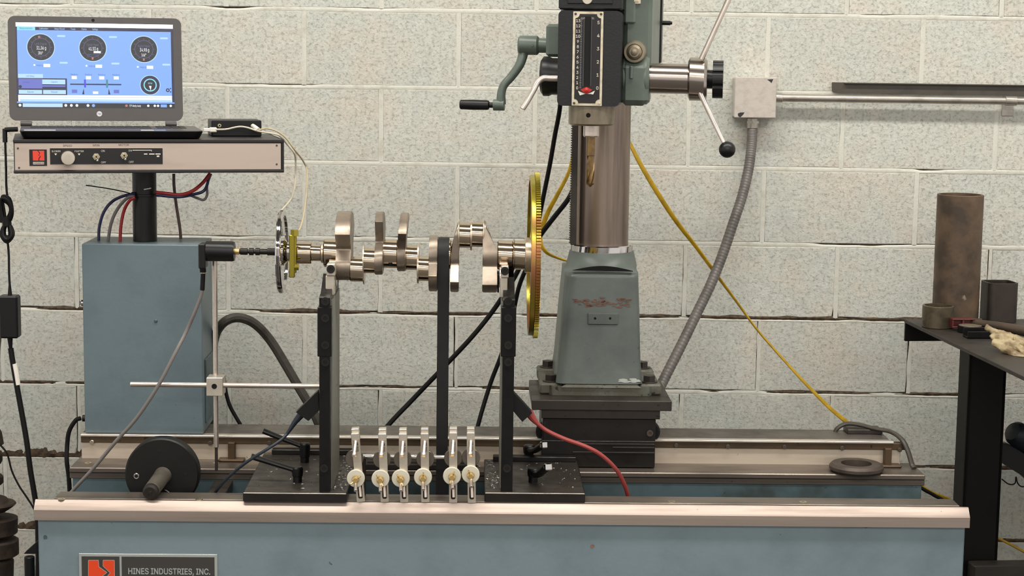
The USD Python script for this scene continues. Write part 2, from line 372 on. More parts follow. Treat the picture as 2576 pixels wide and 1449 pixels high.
# ------------------------------------------------------------------ the room: block wall, floor, ceiling
wall = Thing('wall_back', 'painted concrete block wall with cracked mortar joints behind the balancing machine', 'wall', kind='structure')
PITCH_Z, Z0, PITCH_X, GAP = 0.1988, 0.346, 0.4015, 0.0085
XW = 2.25
erode = {0: 0.75, 1: 0.66, 2: 0.36, 3: 0.78, 4: 0.12, 5: 0.06, 6: 0.04, 7: 0.1}
def bed_noise(x, k, seed=0): return meshkit.fbm(np.stack([x * 5.5, np.full_like(x, k * 3.7), np.zeros_like(x)], -1), 4, seed)
for k in range(-2, 9):                                  # courses; the bed joint k lies at Z0 + k * PITCH_Z, under course k
    zlo, zhi = Z0 + k * PITCH_Z + GAP / 2, Z0 + (k + 1) * PITCH_Z - GAP / 2
    zlo = max(zlo, 0.0)
    off = 0.0535 if k % 2 == 1 else 0.0535 + PITCH_X / 2
    i0 = math.floor((-XW - off) / PITCH_X)
    for i in range(i0, i0 + 12):
        x0, x1 = off + i * PITCH_X + GAP / 2, off + (i + 1) * PITCH_X - GAP / 2
        x0, x1 = max(x0, -XW), min(x1, XW)
        if x1 - x0 < 0.03: continue
        dy, j = RNG.uniform(-0.0012, 0.0012), RNG.uniform(-0.001, 0.001, 4)
        y0, y1, c = dy, 0.06, 0.0022
        # a block: a plain back, an edge worn by noise, a flat face
        nx, nz = 14, 7
        xs, zs = np.linspace(x0 + j[0], x1 + j[1], nx), np.linspace(zlo + j[2], zhi + j[3], nz)
        ring = [(x, zs[0]) for x in xs] + [(xs[-1], z) for z in zs[1:]] + [(x, zs[-1]) for x in xs[::-1][1:]] + [(xs[0], z) for z in zs[::-1][1:-1]]
        ring = np.array(ring); ctr = ring.mean(0)
        nn = meshkit.fbm(np.stack([ring[:, 0] * 22, ring[:, 1] * 22, np.full(len(ring), 0.5)], -1), 3, 5)
        amp = 0.0012 + 0.005 * erode.get(k, 0.1) * (ring[:, 1] < zlo + 0.002)
        nrm = np.stack([np.where(np.abs(ring[:, 0] - xs[0]) < 1e-6, 1.0, np.where(np.abs(ring[:, 0] - xs[-1]) < 1e-6, -1.0, 0)), np.where(np.abs(ring[:, 1] - zs[0]) < 1e-6, 1.0, np.where(np.abs(ring[:, 1] - zs[-1]) < 1e-6, -1.0, 0))], 1)
        r0 = ring + nrm * (np.clip(nn - 0.35, 0, 1) * 3 * amp)[:, None]
        r1 = r0 + nrm * c
        V = np.vstack([np.c_[r0[:, 0], np.full(len(r0), y1), r0[:, 1]], np.c_[r0[:, 0], np.full(len(r0), y0 + c * 0.8), r0[:, 1]], np.c_[r1[:, 0], np.full(len(r1), y0), r1[:, 1]], [[ctr[0], y0, ctr[1]]]])
        n = len(r0); Fc = []
        for q in range(n):
            l = (q + 1) % n
            for a in (0, n): Fc += [[a + q, a + l, a + n + l], [a + q, a + n + l, a + n + q]]
            Fc.append([2 * n + q, 2 * n + l, 3 * n])
        bm = trimesh.Trimesh(V, np.array(Fc), process=False)
        wall.part('block', bm, 'wall_paint', smooth=25)
        if i > i0 and x0 > -XW:                         # head joint left of this block
            zz = np.linspace(zlo, zhi, 20); w = GAP / 2 + 0.001
            nz_ = meshkit.fbm(np.stack([zz * 9, np.full_like(zz, x0 * 7), np.full_like(zz, k)], -1), 3, 9)
            lo_x = x0 - GAP / 2 - w * np.clip(1.75 - 1.3 * nz_ * (1.5 if k < 4 else 0.8), 0.25, 1.2)
            hi_x = np.full_like(zz, x0 + 0.002)
            V = np.vstack([np.c_[lo_x, np.full(20, 0.0008), zz], np.c_[(lo_x + hi_x) / 2, np.full(20, -0.0014), zz], np.c_[hi_x, np.full(20, 0.0006), zz]])
            Fc = [f for q in range(19) for a in (0, 20) for f in ([a + q, a + 20 + q, a + 21 + q], [a + q, a + 21 + q, a + 1 + q])]
            wall.part('mortar_joint', trimesh.Trimesh(V, np.array(Fc), process=False), 'mortar_paint', smooth=True)
    # bed joint
    zc = Z0 + k * PITCH_Z
    if zc > 0.05:
        xs = np.linspace(-XW, XW, 560); e = erode.get(k, 0.1)
        nb = np.clip((bed_noise(xs, k) - 0.60 + 0.5 * e) * 3.6, 0, 1)
        left = 0.85 if k in (0, 1, 2) else 0.0
        nb = np.clip(nb + left * np.clip((-0.95 - xs) * 6, 0, 1) * (meshkit.fbm(np.stack([xs * 9, xs * 0 + k, xs * 0], -1), 3, 4) > 0.38), 0, 1)
        top = zc + GAP / 2 + 0.0022 - (GAP * 0.62 + 0.0017) * nb
        bot = np.full_like(xs, zc - GAP / 2 - 0.0022)
        N = len(xs)
        V = np.vstack([np.c_[xs, np.full(N, 0.0006), bot], np.c_[xs, np.full(N, -0.0016), bot * 0.5 + top * 0.5], np.c_[xs, 0.0006 + 0.004 * nb, top]])
        Fc = [f for q in range(N - 1) for a in (0, N) for f in ([a + q, a + 1 + q, a + N + 1 + q], [a + q, a + N + 1 + q, a + N + q])]
        wall.part('mortar_joint', trimesh.Trimesh(V, np.array(Fc), process=False), 'mortar_paint', smooth=True)
        if e > 0.3:                                     # ragged brown mortar where the paint has fallen off
            nd = np.clip(nb - 0.35, 0, 1) * (0.5 + meshkit.fbm(np.stack([xs * 45, xs * 0 + k, xs * 0 + 3], -1), 3, 2)) * (1.0 + (1.5 if k in (0, 1) else 0.0) * (xs < -0.9))
            hi_ = zc + GAP * 0.25 + 0.0155 * nd; lo_ = zc - GAP * 0.05 - 0.005 * nd
            V = np.vstack([np.c_[xs, np.full(N, 0.0035), lo_], np.c_[xs, 0.0002 - 0.006 * nd * meshkit.noise(np.stack([xs * 90, xs * 0, xs * 0], -1), 1), hi_ * 0.5 + lo_ * 0.5], np.c_[xs, np.full(N, 0.0035), hi_]])
            Fc2 = [f for q in range(N - 1) if nd[q] + nd[q + 1] > 0.02 for a in (0, N) for f in ([a + q, a + 1 + q, a + N + 1 + q], [a + q, a + N + 1 + q, a + N + q])]
            if Fc2: wall.part('eroded_mortar', trimesh.Trimesh(V, np.array(Fc2), process=False), 'eroded_mortar', smooth=40, label='brown crumbling mortar showing where paint has fallen off')
wall.part('wall_core', bx((-XW, 0.007, 0), (XW, 0.2, Z0 + 9 * PITCH_Z)), 'eroded_mortar')
wall.part('upper_wall', cat(bx((-4.5, 0.0, Z0 + 9 * PITCH_Z), (4.5, 0.2, 4.4)), bx((-4.5, 0.0, 0), (-XW, 0.2, Z0 + 9 * PITCH_Z)), bx((XW, 0.0, 0), (4.5, 0.2, Z0 + 9 * PITCH_Z))), 'wall_paint')
fl = Thing('floor', 'grey concrete shop floor', 'floor', kind='structure')
fl.part('slab', bx((-4.5, -12, -0.1), (4.5, 0.2, 0.0)), 'floor_concrete')
ce = Thing('ceiling', 'painted shop ceiling', 'ceiling', kind='structure')
ce.part('deck', bx((-4.5, -12, 4.4), (4.5, 0.2, 4.5)), 'ceiling_paint')

# ------------------------------------------------------------------ the balancing machine: front beam, rear beam, slide
YF = -1.05
ZT = M.P(1288, 1270, YF)[2]                              # rail tops
xL, xR = M.P(88, 1300, YF)[0], M.P(2437, 1310, YF)[0]
zcapb = M.P(1288, 1318, YF)[2]; zlip = M.P(1288, 1288, YF)[2]
bed = Thing('balancing_machine', 'long blue crankshaft balancing machine bed with bright steel rails and a maker plate', 'machine', (0, -0.86, 0), M)
bed.part('front_panel', bx((xL + 0.004, YF + 0.006, 0.0), (xR - 0.005, YF + 0.09, zcapb + 0.002), 0.003), 'machine_blue', label='blue painted front panel')
cap = Polygon([(0, zcapb), (0, zlip - 0.004), (0.003, zlip), (0.016, ZT - 0.001), (0.022, ZT - 0.001), (0.022, ZT - 0.004), (0.026, ZT - 0.004), (0.026, zcapb)])
bed.part('front_rail', ext(affinity.translate(cap, YF - 0.002, 0), (xL - 0.002, 0, 0), Y_, Z_, xR - xL + 0.004), 'ground_steel', label='bright ground front rail')
xtl, xtr = M.Z(150, 1250, ZT)[0], M.Z(2405, 1275, ZT)[0]
yrb = M.Z(1288, 1246, ZT)[1]
bed.part('rail_top', bx((xL + 0.035, YF + 0.0245, zcapb), (xR - 0.014, yrb, ZT + 0.0002), 0.001), 'worn_steel', label='worn upper face of the front rail')
for u, v in ((155, 1255), (502, 1255), (1690, 1262), (2020, 1263)):
    q = M.Z(u, v, ZT); bed.part('rail_screw', socket_screw((q[0], q[1], ZT - 0.0012), Z_, 0.0085, 0.002), 'nickel')
# rear beam
yrf, yrk = M.Z(1288, 1186, ZT)[1], M.Z(1288, 1163, ZT)[1]
xrl, xrr = M.Z(172, 1178, ZT)[0], M.Z(2330, 1197, ZT)[0]
bed.part('rear_panel', bx((xrl + 0.006, yrf + 0.006, 0.0), (xrr - 0.006, yrk + 0.02, ZT - 0.024), 0.002), 'dirty_blue', label='blue painted rear beam')
bed.part('rear_rail', cat(bx((xrl, yrf, ZT - 0.012), (xrr, yrk + 0.03, ZT), 0.002), bx((xrl, yrf + 0.004, ZT - 0.026), (xrr, yrk + 0.03, ZT - 0.012), 0.0015)), 'worn_steel')
for u, v in ((222, 1165), (545, 1165)):
    q = M.Z(u, v, ZT); bed.part('rail_screw', socket_screw((q[0], q[1], ZT - 0.001), Z_, 0.008, 0.002), 'nickel')
for x0, x1 in ((xL + 0.05, xL + 0.13), (xR - 0.13, xR - 0.05)):      # end plates that join the beams
    bed.part('cross_member', bx((x0, YF + 0.09, 0.0), (x1, yrf + 0.006, ZT - 0.2), 0.003), 'dirty_blue')
bed.part('pit_floor', bx((xL + 0.06, YF + 0.09, 0.08), (xR - 0.06, yrf + 0.006, 0.1)), 'pit_black')
# slide for the drill along the back
ys = yrk + 0.004
zs1 = M.P(1288, 1122, ys)[2]; zs2 = M.P(1288, 1106, ys)[2]; zs3 = M.P(1288, 1101, ys)[2]
xsl, xsr = M.P(205, 1125, ys)[0], M.P(2278, 1140, ys)[0]
yback = M.Z(1288, 1074, zs3)[1]
bed.part('slide_way', bx((xsl, ys, ZT - 0.01), (xsr - 0.012, yback, zs1), 0.001), 'bright_way', label='bright lower way of the drill slide')
bed.part('slide_strip', bx((xsl, ys - 0.005, zs1), (xsr, ys + 0.02, zs2), 0.001), 'brown_steel', label='oil-brown strip with screws')
bed.part('slide_edge', bx((xsl, ys - 0.008, zs2), (xsr - 0.03, ys + 0.02, zs3), 0.0008), 'bright_edge', label='bright ground edge of the slide')
bed.part('slide_top', bx((xsl, ys + 0.012, zs1), (M.P(2212, 1100, yback)[0], yback, zs3 + 0.0006), 0.001), 'slide_plate', label='dark plate on top of the drill slide')
bed.part('slide_end', bx((M.P(2120, 1100, yback)[0], yback - 0.05, zs3), (M.P(2208, 1100, yback)[0], yback, zs3 + 0.012), 0.002), 'dark_plate')
for u, v in ((233, 1111), (530, 1113), (678, 1113), (1700, 1119), (1830, 1122), (1972, 1123), (2117, 1126), (2262, 1130)):
    q = M.P(u, v, ys); bed.part('strip_screw', cat(cyl((q[0], ys - 0.004, q[2]), (q[0], ys - 0.009, q[2]), 0.0052, 14)), 'nickel' if u < 300 else 'iron_ring')
for u in (585, 2230):
    q = M.P(u, 1140, ys); bed.part('slide_stop', cat(bx((q[0] - 0.008, ys - 0.02, ZT), (q[0] + 0.008, ys + 0.001, zs1 + 0.006)), bx((q[0] - 0.03, ys - 0.03, ZT), (q[0] + 0.03, ys - 0.001, ZT + 0.006), 0.002)), 'brown_steel')
bed.part('end_bracket', cat(bx((xR - 0.001, YF + 0.16, 0.42), (xR + 0.02, YF + 0.3, M.P(2450, 1395, YF + 0.16)[2]), 0.002)), 'bench_black')
q = M.P(74, 1400, YF + 0.1)
bed.part('motor_bracket', cat(cyl((q[0], YF + 0.1, 0.3), (q[0], YF + 0.1, q[2]), 0.011), hull([(q[0] - 0.012, YF + 0.1, q[2] + 0.006), (q[0] + 0.014, YF + 0.1, q[2] + 0.006), (q[0] + 0.014, YF + 0.1, q[2] + 0.03), (q[0] - 0.012, YF + 0.13, q[2] + 0.006), (q[0] + 0.014, YF + 0.13, q[2] + 0.006), (q[0] + 0.014, YF + 0.13, q[2] + 0.03)])), 'black_plastic')
# small paint chips in the front panel
for u, v, m in ((112, 1353, 'dirty_blue'), (1490, 1376, 'chipped_primer')):
    q = M.P(u, v, YF)
    pts = [(q[0] + 0.006 * math.cos(t) * random.uniform(0.6, 1), q[2] + 0.006 * math.sin(t) * random.uniform(0.6, 1)) for t in np.arange(9) * 2 * math.pi / 9]
    bed.part('paint_chip', ext(Polygon(pts), (0, YF + 0.006, 0), X_, Z_, 0.0004), m)
# maker plate
yp = YF + 0.0055
a0, a1 = M.P(199, 1420, yp), M.P(547, 1420, yp); zt_ = M.P(372, 1393, yp)[2]; hgt = (a1[0] - a0[0]) * 0.36
plate = bed.part('maker_plate', bx((a0[0], yp - 0.002, zt_ - hgt), (a1[0], yp, zt_), 0.0006), 'plate_border', label='engraved maker plate with light border')
b = 0.0058
xm = M.P(304, 1425, yp)[0]
bed.part('plate_panel', cat(bx((a0[0] + b, yp - 0.0024, zt_ - hgt + b), (xm - 0.0022, yp - 0.001, zt_ - b), 0.0002), bx((xm + 0.0022, yp - 0.0024, zt_ - hgt + b), (a1[0] - b, yp - 0.001, zt_ - b), 0.0002)), 'plate_grey', parent=plate)
def on(u, v, Y=yp - 0.0025):
    q = M.P(u, v, Y); return (q[0], q[2])
lm = Polygon([on(*p) for p in ((223, 1410), (247, 1410), (248, 1426), (268, 1440), (252, 1453), (252, 1478), (223, 1478))])
rm = Polygon([on(*p) for p in ((260, 1410), (287, 1410), (288, 1478), (262, 1478), (262, 1460), (278, 1441), (260, 1424))])
bed.part('emblem', ext(unary_union([lm, rm]), (0, yp - 0.0024, 0), X_, Z_, 0.0003), 'logo_orange', parent=plate, label='orange-red broken block emblem')
bed.part('emblem_outline', ext(unary_union([lm.buffer(0.0011).difference(lm), rm.buffer(0.0011).difference(rm)]), (0, yp - 0.0024, 0), X_, Z_, 0.00025), 'plate_border', parent=plate)
q0, q1 = M.P(322, 1443, yp), M.P(528, 1443, yp)
bed.part('lettering', text('HINES INDUSTRIES, INC.', 0.0125, (q0[0], yp - 0.0024, q0[2]), width=q1[0] - q0[0], depth=0.0004, bold=True), 'plate_border', parent=plate)

# ------------------------------------------------------------------ electrical cabinet and control console
yc = ys + 0.004
c0, c1 = M.P(207, 700, yc), M.P(508, 700, yc); zct = M.P(355, 615, yc)[2]
CD = 0.16
cab = Thing('electrical_cabinet', 'blue sheet-metal electrical cabinet on the left end of the machine bed', 'cabinet', ((c0[0] + c1[0]) / 2, yc + CD / 2, zs3 + 0.0006), M)
cab.part('body', bx((c0[0], yc, zs3 + 0.0006), (c1[0], yc + CD, zct), 0.002), 'cabinet_blue')
q = M.P(392, 807, yc); cab.part('rivet', lathe([(0.0042, 0), (0.0038, 0.0015), (0.002, 0.003)], (q[0], yc, q[2]), -Y_, 14), 'dirty_blue')
q = M.P(207, 762, yc + 0.06); cab.part('latch', cat(cyl((c0[0], yc + 0.06, q[2]), (c0[0] - 0.016, yc + 0.06, q[2]), 0.008), bx((c0[0] - 0.021, yc + 0.055, q[2] - 0.004), (c0[0] - 0.008, yc + 0.065, q[2] + 0.004))), 'chrome', label='chrome quarter-turn latch')
q = M.P(209, 1052, yc + 0.06); glz = q[2]
cab.part('cable_gland', cat(cyl((c0[0], yc + 0.06, glz), (c0[0] - 0.01, yc + 0.06, glz), 0.011, 12), cyl((c0[0] - 0.01, yc + 0.06, glz), (c0[0] - 0.018, yc + 0.06, glz), 0.008, 12)), 'black_plastic')
q = M.P(525, 900, yc + 0.1); cab.part('side_plate', bx((c1[0], yc + 0.03, zs3 + 0.02), (c1[0] + 0.004, yc + CD - 0.02, zs3 + 0.17)), 'dirty_blue')

yp_ = yc + 0.075
pq = M.P(365, 607, yp_)
K = Frame(0.25, (pq[0], yp_ - 0.13, 0)); YK = yp_ - 0.13
kl, kr = K.P(36, 395, YK)[0], K.P(712, 390, YK)[0]
kz0, kz1 = K.P(365, 434, YK)[2], K.P(365, 351, YK)[2]
KD = 0.27
con = Thing('control_console', 'shallow control console with brushed face and black knob panel on a black post', 'console', (pq[0], yp_, zct), M)
# parts in the console's own frame are turned into the machine frame
def inM(mesh, F=None):
    m = mesh.copy(); F = F or K
    m.vertices = np.array([M.inv(F.out(p)) for p in m.vertices]); return m
r_post = M.px(365, 520, yp_, 30)
con.part('post', cyl((pq[0], yp_, zct), (pq[0], yp_, kz0 + 0.005), r_post, 36), 'black_plastic', label='black tubular post')
con.part('housing', inM(cat(bx((kl - 0.001, YK + 0.001, kz0), (kr + 0.001, YK + KD, kz1 - 0.001), 0.002), bx((kl - 0.002, YK - 0.004, kz1 - 0.0075), (kr + 0.002, YK + KD, kz1), 0.0012), bx((kl - 0.002, YK - 0.004, kz0 - 0.001), (kr + 0.002, YK + KD, kz0 + 0.0055), 0.0012), bx((kr - 0.003, YK - 0.003, kz0), (kr + 0.002, YK + KD, kz1), 0.001))), 'console_black')
face = con.part('face_plate', inM(bx((kl + 0.001, YK - 0.0025, kz0 + 0.006), (kr - 0.005, YK + 0.001, kz1 - 0.008), 0.0006)), 'console_face', label='brushed pinkish face plate')
yk = YK - 0.0026
def kp(u, v, Y=None):
    q = K.P(u, v, yk if Y is None else Y); return q
def krect(u0, v0, u1, v1, h, Y=None):
    Y = yk if Y is None else Y
    um, vm = (u0 + u1) / 2, (v0 + v1) / 2
    return bx((K.P(u0, vm, Y)[0], Y - h, K.P(um, v1, Y)[2]), (K.P(u1, vm, Y)[0], Y + 0.0002, K.P(um, v0, Y)[2]), 0.0002)
for u, v in ((45, 373), (48, 422), (696, 366), (696, 413)):
    q = kp(u, v); con.part('screw', inM(cyl((q[0], yk + 0.001, q[2]), (q[0], yk - 0.001, q[2]), 0.0022, 12)), 'print_dark')
lg = con.part('logo_plate', inM(krect(74, 376, 118, 417, 0.0008)), 'panel_black', label='small black and red maker logo')
ql = yk - 0.001
pz = [kp(u, v, ql) for u, v in ((82, 379), (94, 379), (99, 386), (96, 391), (101, 393), (97, 398), (97, 404), (83, 404))]
pr_ = [kp(u, v, ql) for u, v in ((96, 379), (111, 379), (112, 404), (99, 404), (99, 399), (103, 394), (98, 390), (101, 385))]
con.part('logo_mark', inM(ext(unary_union([Polygon([(q[0], q[2]) for q in pz]), Polygon([(q[0], q[2]) for q in pr_])]), (0, ql + 0.0004, 0), X_, Z_, 0.0003)), 'logo_red', parent=lg)
con.part('logo_bar', inM(krect(83, 407, 111, 414, 0.0003, ql + 0.0002)), 'console_face', parent=lg)
q0, q1 = kp(85, 412, ql), kp(109, 412, ql)
con.part('logo_lettering', inM(text('HINES', 0.0034, (q0[0], ql - 0.0001, q0[2] - 0.0004), width=q1[0] - q0[0], depth=0.0002)), 'print_dark', parent=lg)
sp = con.part('switch_panel', inM(krect(126, 373, 409, 413, 0.0009)), 'panel_black', label='black panel with knob and two toggle switches')
qs = yk - 0.0009
def ktext(s, u0, u1, v, h, Y, m, par):
    a, b_ = K.P(u0, v, Y), K.P(u1, v, Y)
    con.part('lettering', inM(text(s, h, (a[0], Y + 0.0001, a[2]), width=b_[0] - a[0], depth=0.00025)), m, parent=par)
ktext('SPEED', 158, 181, 369, 0.0042, yk, 'print_dark', face)
ktext('SPIN', 233, 250, 368, 0.0042, yk, 'print_dark', face)
ktext('MOTOR', 298, 324, 367, 0.0042, yk, 'print_dark', face)
ktext('SLOWER', 130, 152, 383, 0.0042, qs, 'print_light', sp); ktext('FASTER', 188, 210, 383, 0.0042, qs, 'print_light', sp)
ktext('ON', 254, 263, 382, 0.0042, qs, 'print_light', sp); ktext('OFF', 254, 266, 411, 0.0042, qs, 'print_light', sp)
ktext('OFF', 324, 336, 410, 0.0042, qs, 'print_light', sp); ktext('ON', 323, 331, 381, 0.004, qs, 'print_light', sp)
con.part('panel_line', inM(cat(krect(333, 377, 382, 379, 0.0003, qs), krect(380, 377, 382, 381, 0.0003, qs), krect(362, 386, 371, 389, 0.0003, qs), krect(375, 386, 389, 389, 0.0003, qs), krect(391, 386, 404, 389, 0.0003, qs), krect(394, 391, 401, 395, 0.0003, qs))), 'print_light', parent=sp)
for u, v in ((140, 386), (199, 386)):
    q = kp(u, v, qs); con.part('pointer', inM(ext(Polygon([(q[0] - 0.003, q[2]), (q[0] + 0.003, q[2]), (q[0], q[2] - 0.0045)]), (0, qs + 0.0001, 0), X_, Z_, 0.0003)), 'print_light', parent=sp)
q = kp(171, 397, qs); r = K.px(171, 397, qs, 18)
kn = con.part('knob', inM(lathe([(r * 0.93, 0), (r, 0.001), (r, 0.012), (r * 0.93, 0.0145), (r * 0.6, 0.0148)], (q[0], qs, q[2]), -Y_, 40)), 'aluminium', label='round brushed aluminium knob')
for u, v in ((242, 394), (312, 391)):
    q = kp(u, v, qs)
    sw = con.part('toggle_switch', inM(cat(hex_head((q[0], qs, q[2]), -Y_, 0.0082, 0.004), annulus((q[0], qs - 0.004, q[2]), (q[0], qs - 0.009, q[2]), 0.003, 0.0055, 20))), 'nickel', label='chromed toggle switch')
    con.part('lever', inM(cat(tube([(q[0], qs - 0.004, q[2]), (q[0] + 0.001, qs - 0.014, q[2] - 0.004), (q[0] + 0.002, qs - 0.021, q[2] - 0.007)], 0.002, rads=[0.0018, 0.0022, 0.003], seg=10), ball((q[0] + 0.002, qs - 0.0215, q[2] - 0.0073), 0.003, 2))), 'chrome', parent=sw)

# ------------------------------------------------------------------ laptop on the console
zl = kz1
lx0, lx1 = K.P(50, 340, YK + 0.012)[0], K.P(511, 333, YK + 0.012)[0]
LW, LD, LH = lx1 - lx0, 0.245, 0.021
yl0 = YK + 0.008; yh = yl0 + LD - 0.012
lap = Thing('laptop', 'open dark grey laptop showing three round balance gauges on a blue screen', 'laptop', ((lx0 + lx1) / 2, yl0 + LD / 2, zl), K)
def taper(z): return rrect(lx0, yl0, lx1, yl0 + LD, 0.018)
low, top_ = [], []
for (x, y) in list(rrect(lx0 + 0.006, yl0 + 0.01, lx1 - 0.006, yl0 + LD - 0.004, 0.016).exterior.coords): low.append((x, y, zl + 0.002))
for (x, y) in list(rrect(lx0, yl0, lx1, yl0 + LD, 0.018).exterior.coords): top_ += [(x, y, zl + LH - 0.006), (x, y, zl + LH - 0.0035)]
lap.part('base', hull(low + top_), 'laptop_black', label='glossy black underside')
deck = lap.part('deck', ext(rrect(lx0 + 0.001, yl0 + 0.001, lx1 - 0.001, yl0 + LD - 0.001, 0.017), (0, 0, zl + LH - 0.0036), X_, Y_, 0.0016), 'laptop_deck')
zd = zl + LH - 0.002
rows = [(14, 0.0155), (14, 0.0155), (13, 0.0155), (12, 0.0155), (9, 0.0155)]
for ri, (n, p) in enumerate(rows):                       # keys, row by row from the back
    y1 = yh - 0.022 - ri * 0.0182
    wtot = 0.272
    for i in range(n):
        kx0 = lx0 + 0.022 + wtot * i / n
        wkey = wtot / n - 0.0022
        if ri == 4 and i == 4: wkey = wtot / n - 0.0022
        lap.part('key', bx((kx0, y1 - 0.0155, zd - 0.0004), (kx0 + wkey, y1, zd + 0.0013), 0.0006), 'key_black', parent=deck)
for ri in range(5):
    for i in range(4):
        kx0 = lx0 + 0.305 + i * 0.0172; y1 = yh - 0.022 - ri * 0.0182
        lap.part('key', bx((kx0, y1 - 0.0155, zd - 0.0004), (kx0 + 0.015, y1, zd + 0.0013), 0.0006), 'key_black', parent=deck)
lap.part('touchpad', bx((lx0 + 0.115, yl0 + 0.022, zd - 0.0004), (lx0 + 0.222, yl0 + 0.098, zd + 0.0003), 0.0002), 'laptop_grey', parent=deck)
q0, q1 = K.Z(60, 328, zd), K.Z(140, 327, zd); lap.part('sticker', bx((q0[0], yl0 + 0.008, zd - 0.0002), (q1[0], yl0 + 0.035, zd + 0.0004), 0.0002), 'sticker_white', parent=deck)
q0, q1, q2 = K.Z(350, 324, zd)[0], K.Z(384, 324, zd)[0], K.Z(412, 324, zd)[0]
lap.part('sticker', bx((q0, yl0 + 0.012, zd - 0.0002), (q1 - 0.001, yl0 + 0.04, zd + 0.0004), 0.0002), 'sticker_white', parent=deck); lap.part('sticker', bx((q1, yl0 + 0.012, zd - 0.0002), (q2, yl0 + 0.04, zd + 0.0004), 0.0002), 'sticker_blue', parent=deck)
# lid: hinge line and tilt
zh = zl + LH + 0.001
TAU = math.radians(9.0)
EB, EN = A([0, math.sin(TAU), math.cos(TAU)]), A([0, -math.cos(TAU), math.sin(TAU)])
O = A([(lx0 + lx1) / 2, yh, zh])
def lid(u, v, lift=0.0):
    q = K.on(u, v, O + EN * lift, EN); return (q - O)[0], np.dot(q - O, EB)
bl, br_, tl, tr = lid(29, 290), lid(466, 290), lid(14, 60), lid(450, 60)
la, lb = (bl[0] + tl[0]) / 2, (br_[0] + tr[0]) / 2
ltop = (lid(232, 43)[1]); lbot = lid(250, 303)[1]
def lext(poly, lift, h): return ext(poly, O + EN * lift, X_, EB, h)
lap.part('lid', cat(lext(rrect(la, lbot, lb, ltop, 0.016), -0.008, 0.008), lext(rrect(la + 0.001, lbot + 0.001, lb - 0.001, ltop - 0.001, 0.015), -0.0098, 0.002)), 'laptop_grey', label='grey lid with rounded corners and wide bezel')
for u in (66, 430):
    a_, _ = lid(u, 306)
    lap.part('hinge', cyl((O[0] + a_ - 0.013, yh - 0.001, zh + 0.002), (O[0] + a_ + 0.013, yh - 0.001, zh + 0.002), 0.0062, 16), 'laptop_grey')
s0, s1 = lid(41, 165)[0], lid(437, 165)[0]; t0, t1 = lid(245, 271.5)[1], lid(233, 59)[1]
scr = lap.part('screen', lext(sbox(s0, t0, s1, t1), 0.0, 0.0004), 'screen_blue', label='lit blue screen with gauges')
def S(x, y): return s0 + (s1 - s0) * x, t1 - (t1 - t0) * y     # fractions from the top left
def srect(x0, y0, x1, y1): (a, b1), (c, d) = S(x0, y0), S(x1, y1); return sbox(min(a, c), min(b1, d), max(a, c), max(b1, d))
def sg(name, poly, m, lay=1, label=None): lap.part(name, lext(poly, 0.0004 * 1 + 0.00012 * (lay - 1), 0.00018), m, parent=scr, label=label)
def stext(s, x, y, h, m, lay=4, w=None, center=True):
    a, b_ = S(x, y); hh = h * (t1 - t0)
    mt = meshkit.text_mesh(s, hh, 0.00012)
    if w: mt.apply_scale([w * (s1 - s0) / (mt.bounds[1][0] - mt.bounds[0][0]), 1, 1])
    if center: mt.apply_translation([-(mt.bounds[0][0] + mt.bounds[1][0]) / 2, 0, 0])
    T = np.eye(4); T[:3, 0], T[:3, 1], T[:3, 2], T[:3, 3] = X_, EB, EN, O + X_ * a + EB * b_ + EN * (0.0004 + 0.00012 * lay)
    mt.apply_transform(T); lap.part('screen_lettering', mt, m, parent=scr)
sg('title_bar', srect(0, 0, 1, 0.05), 'screen_white')
sg('menu_bar', srect(0.005, 0.05, 1, 0.088), 'screen_navy')
sg('menu_tab', srect(0.008, 0.048, 0.122, 0.092), 'screen_cyan', 2)
sg('screen_margin', unary_union([srect(0.985, 0.088, 1, 0.93), srect(0, 0.05, 0.008, 0.93)]), 'screen_navy')
stext('Measurement', 0.065, 0.078, 0.02, 'screen_print', 4, 0.08)
for s, x, w in (('Calibration', 0.175, 0.055), ('Setup Wizard', 0.275, 0.065), ('Tools', 0.36, 0.03), ('Data', 0.43, 0.03), ('Settings', 0.50, 0.035)): stext(s, x, 0.08, 0.02, 'screen_pale', 4, w)
aspect = (s1 - s0) / (t1 - t0)
def disc(cx, cy, r): a, b_ = S(cx, cy); return Point(a, b_).buffer(r * (t1 - t0), quad_segs=16)
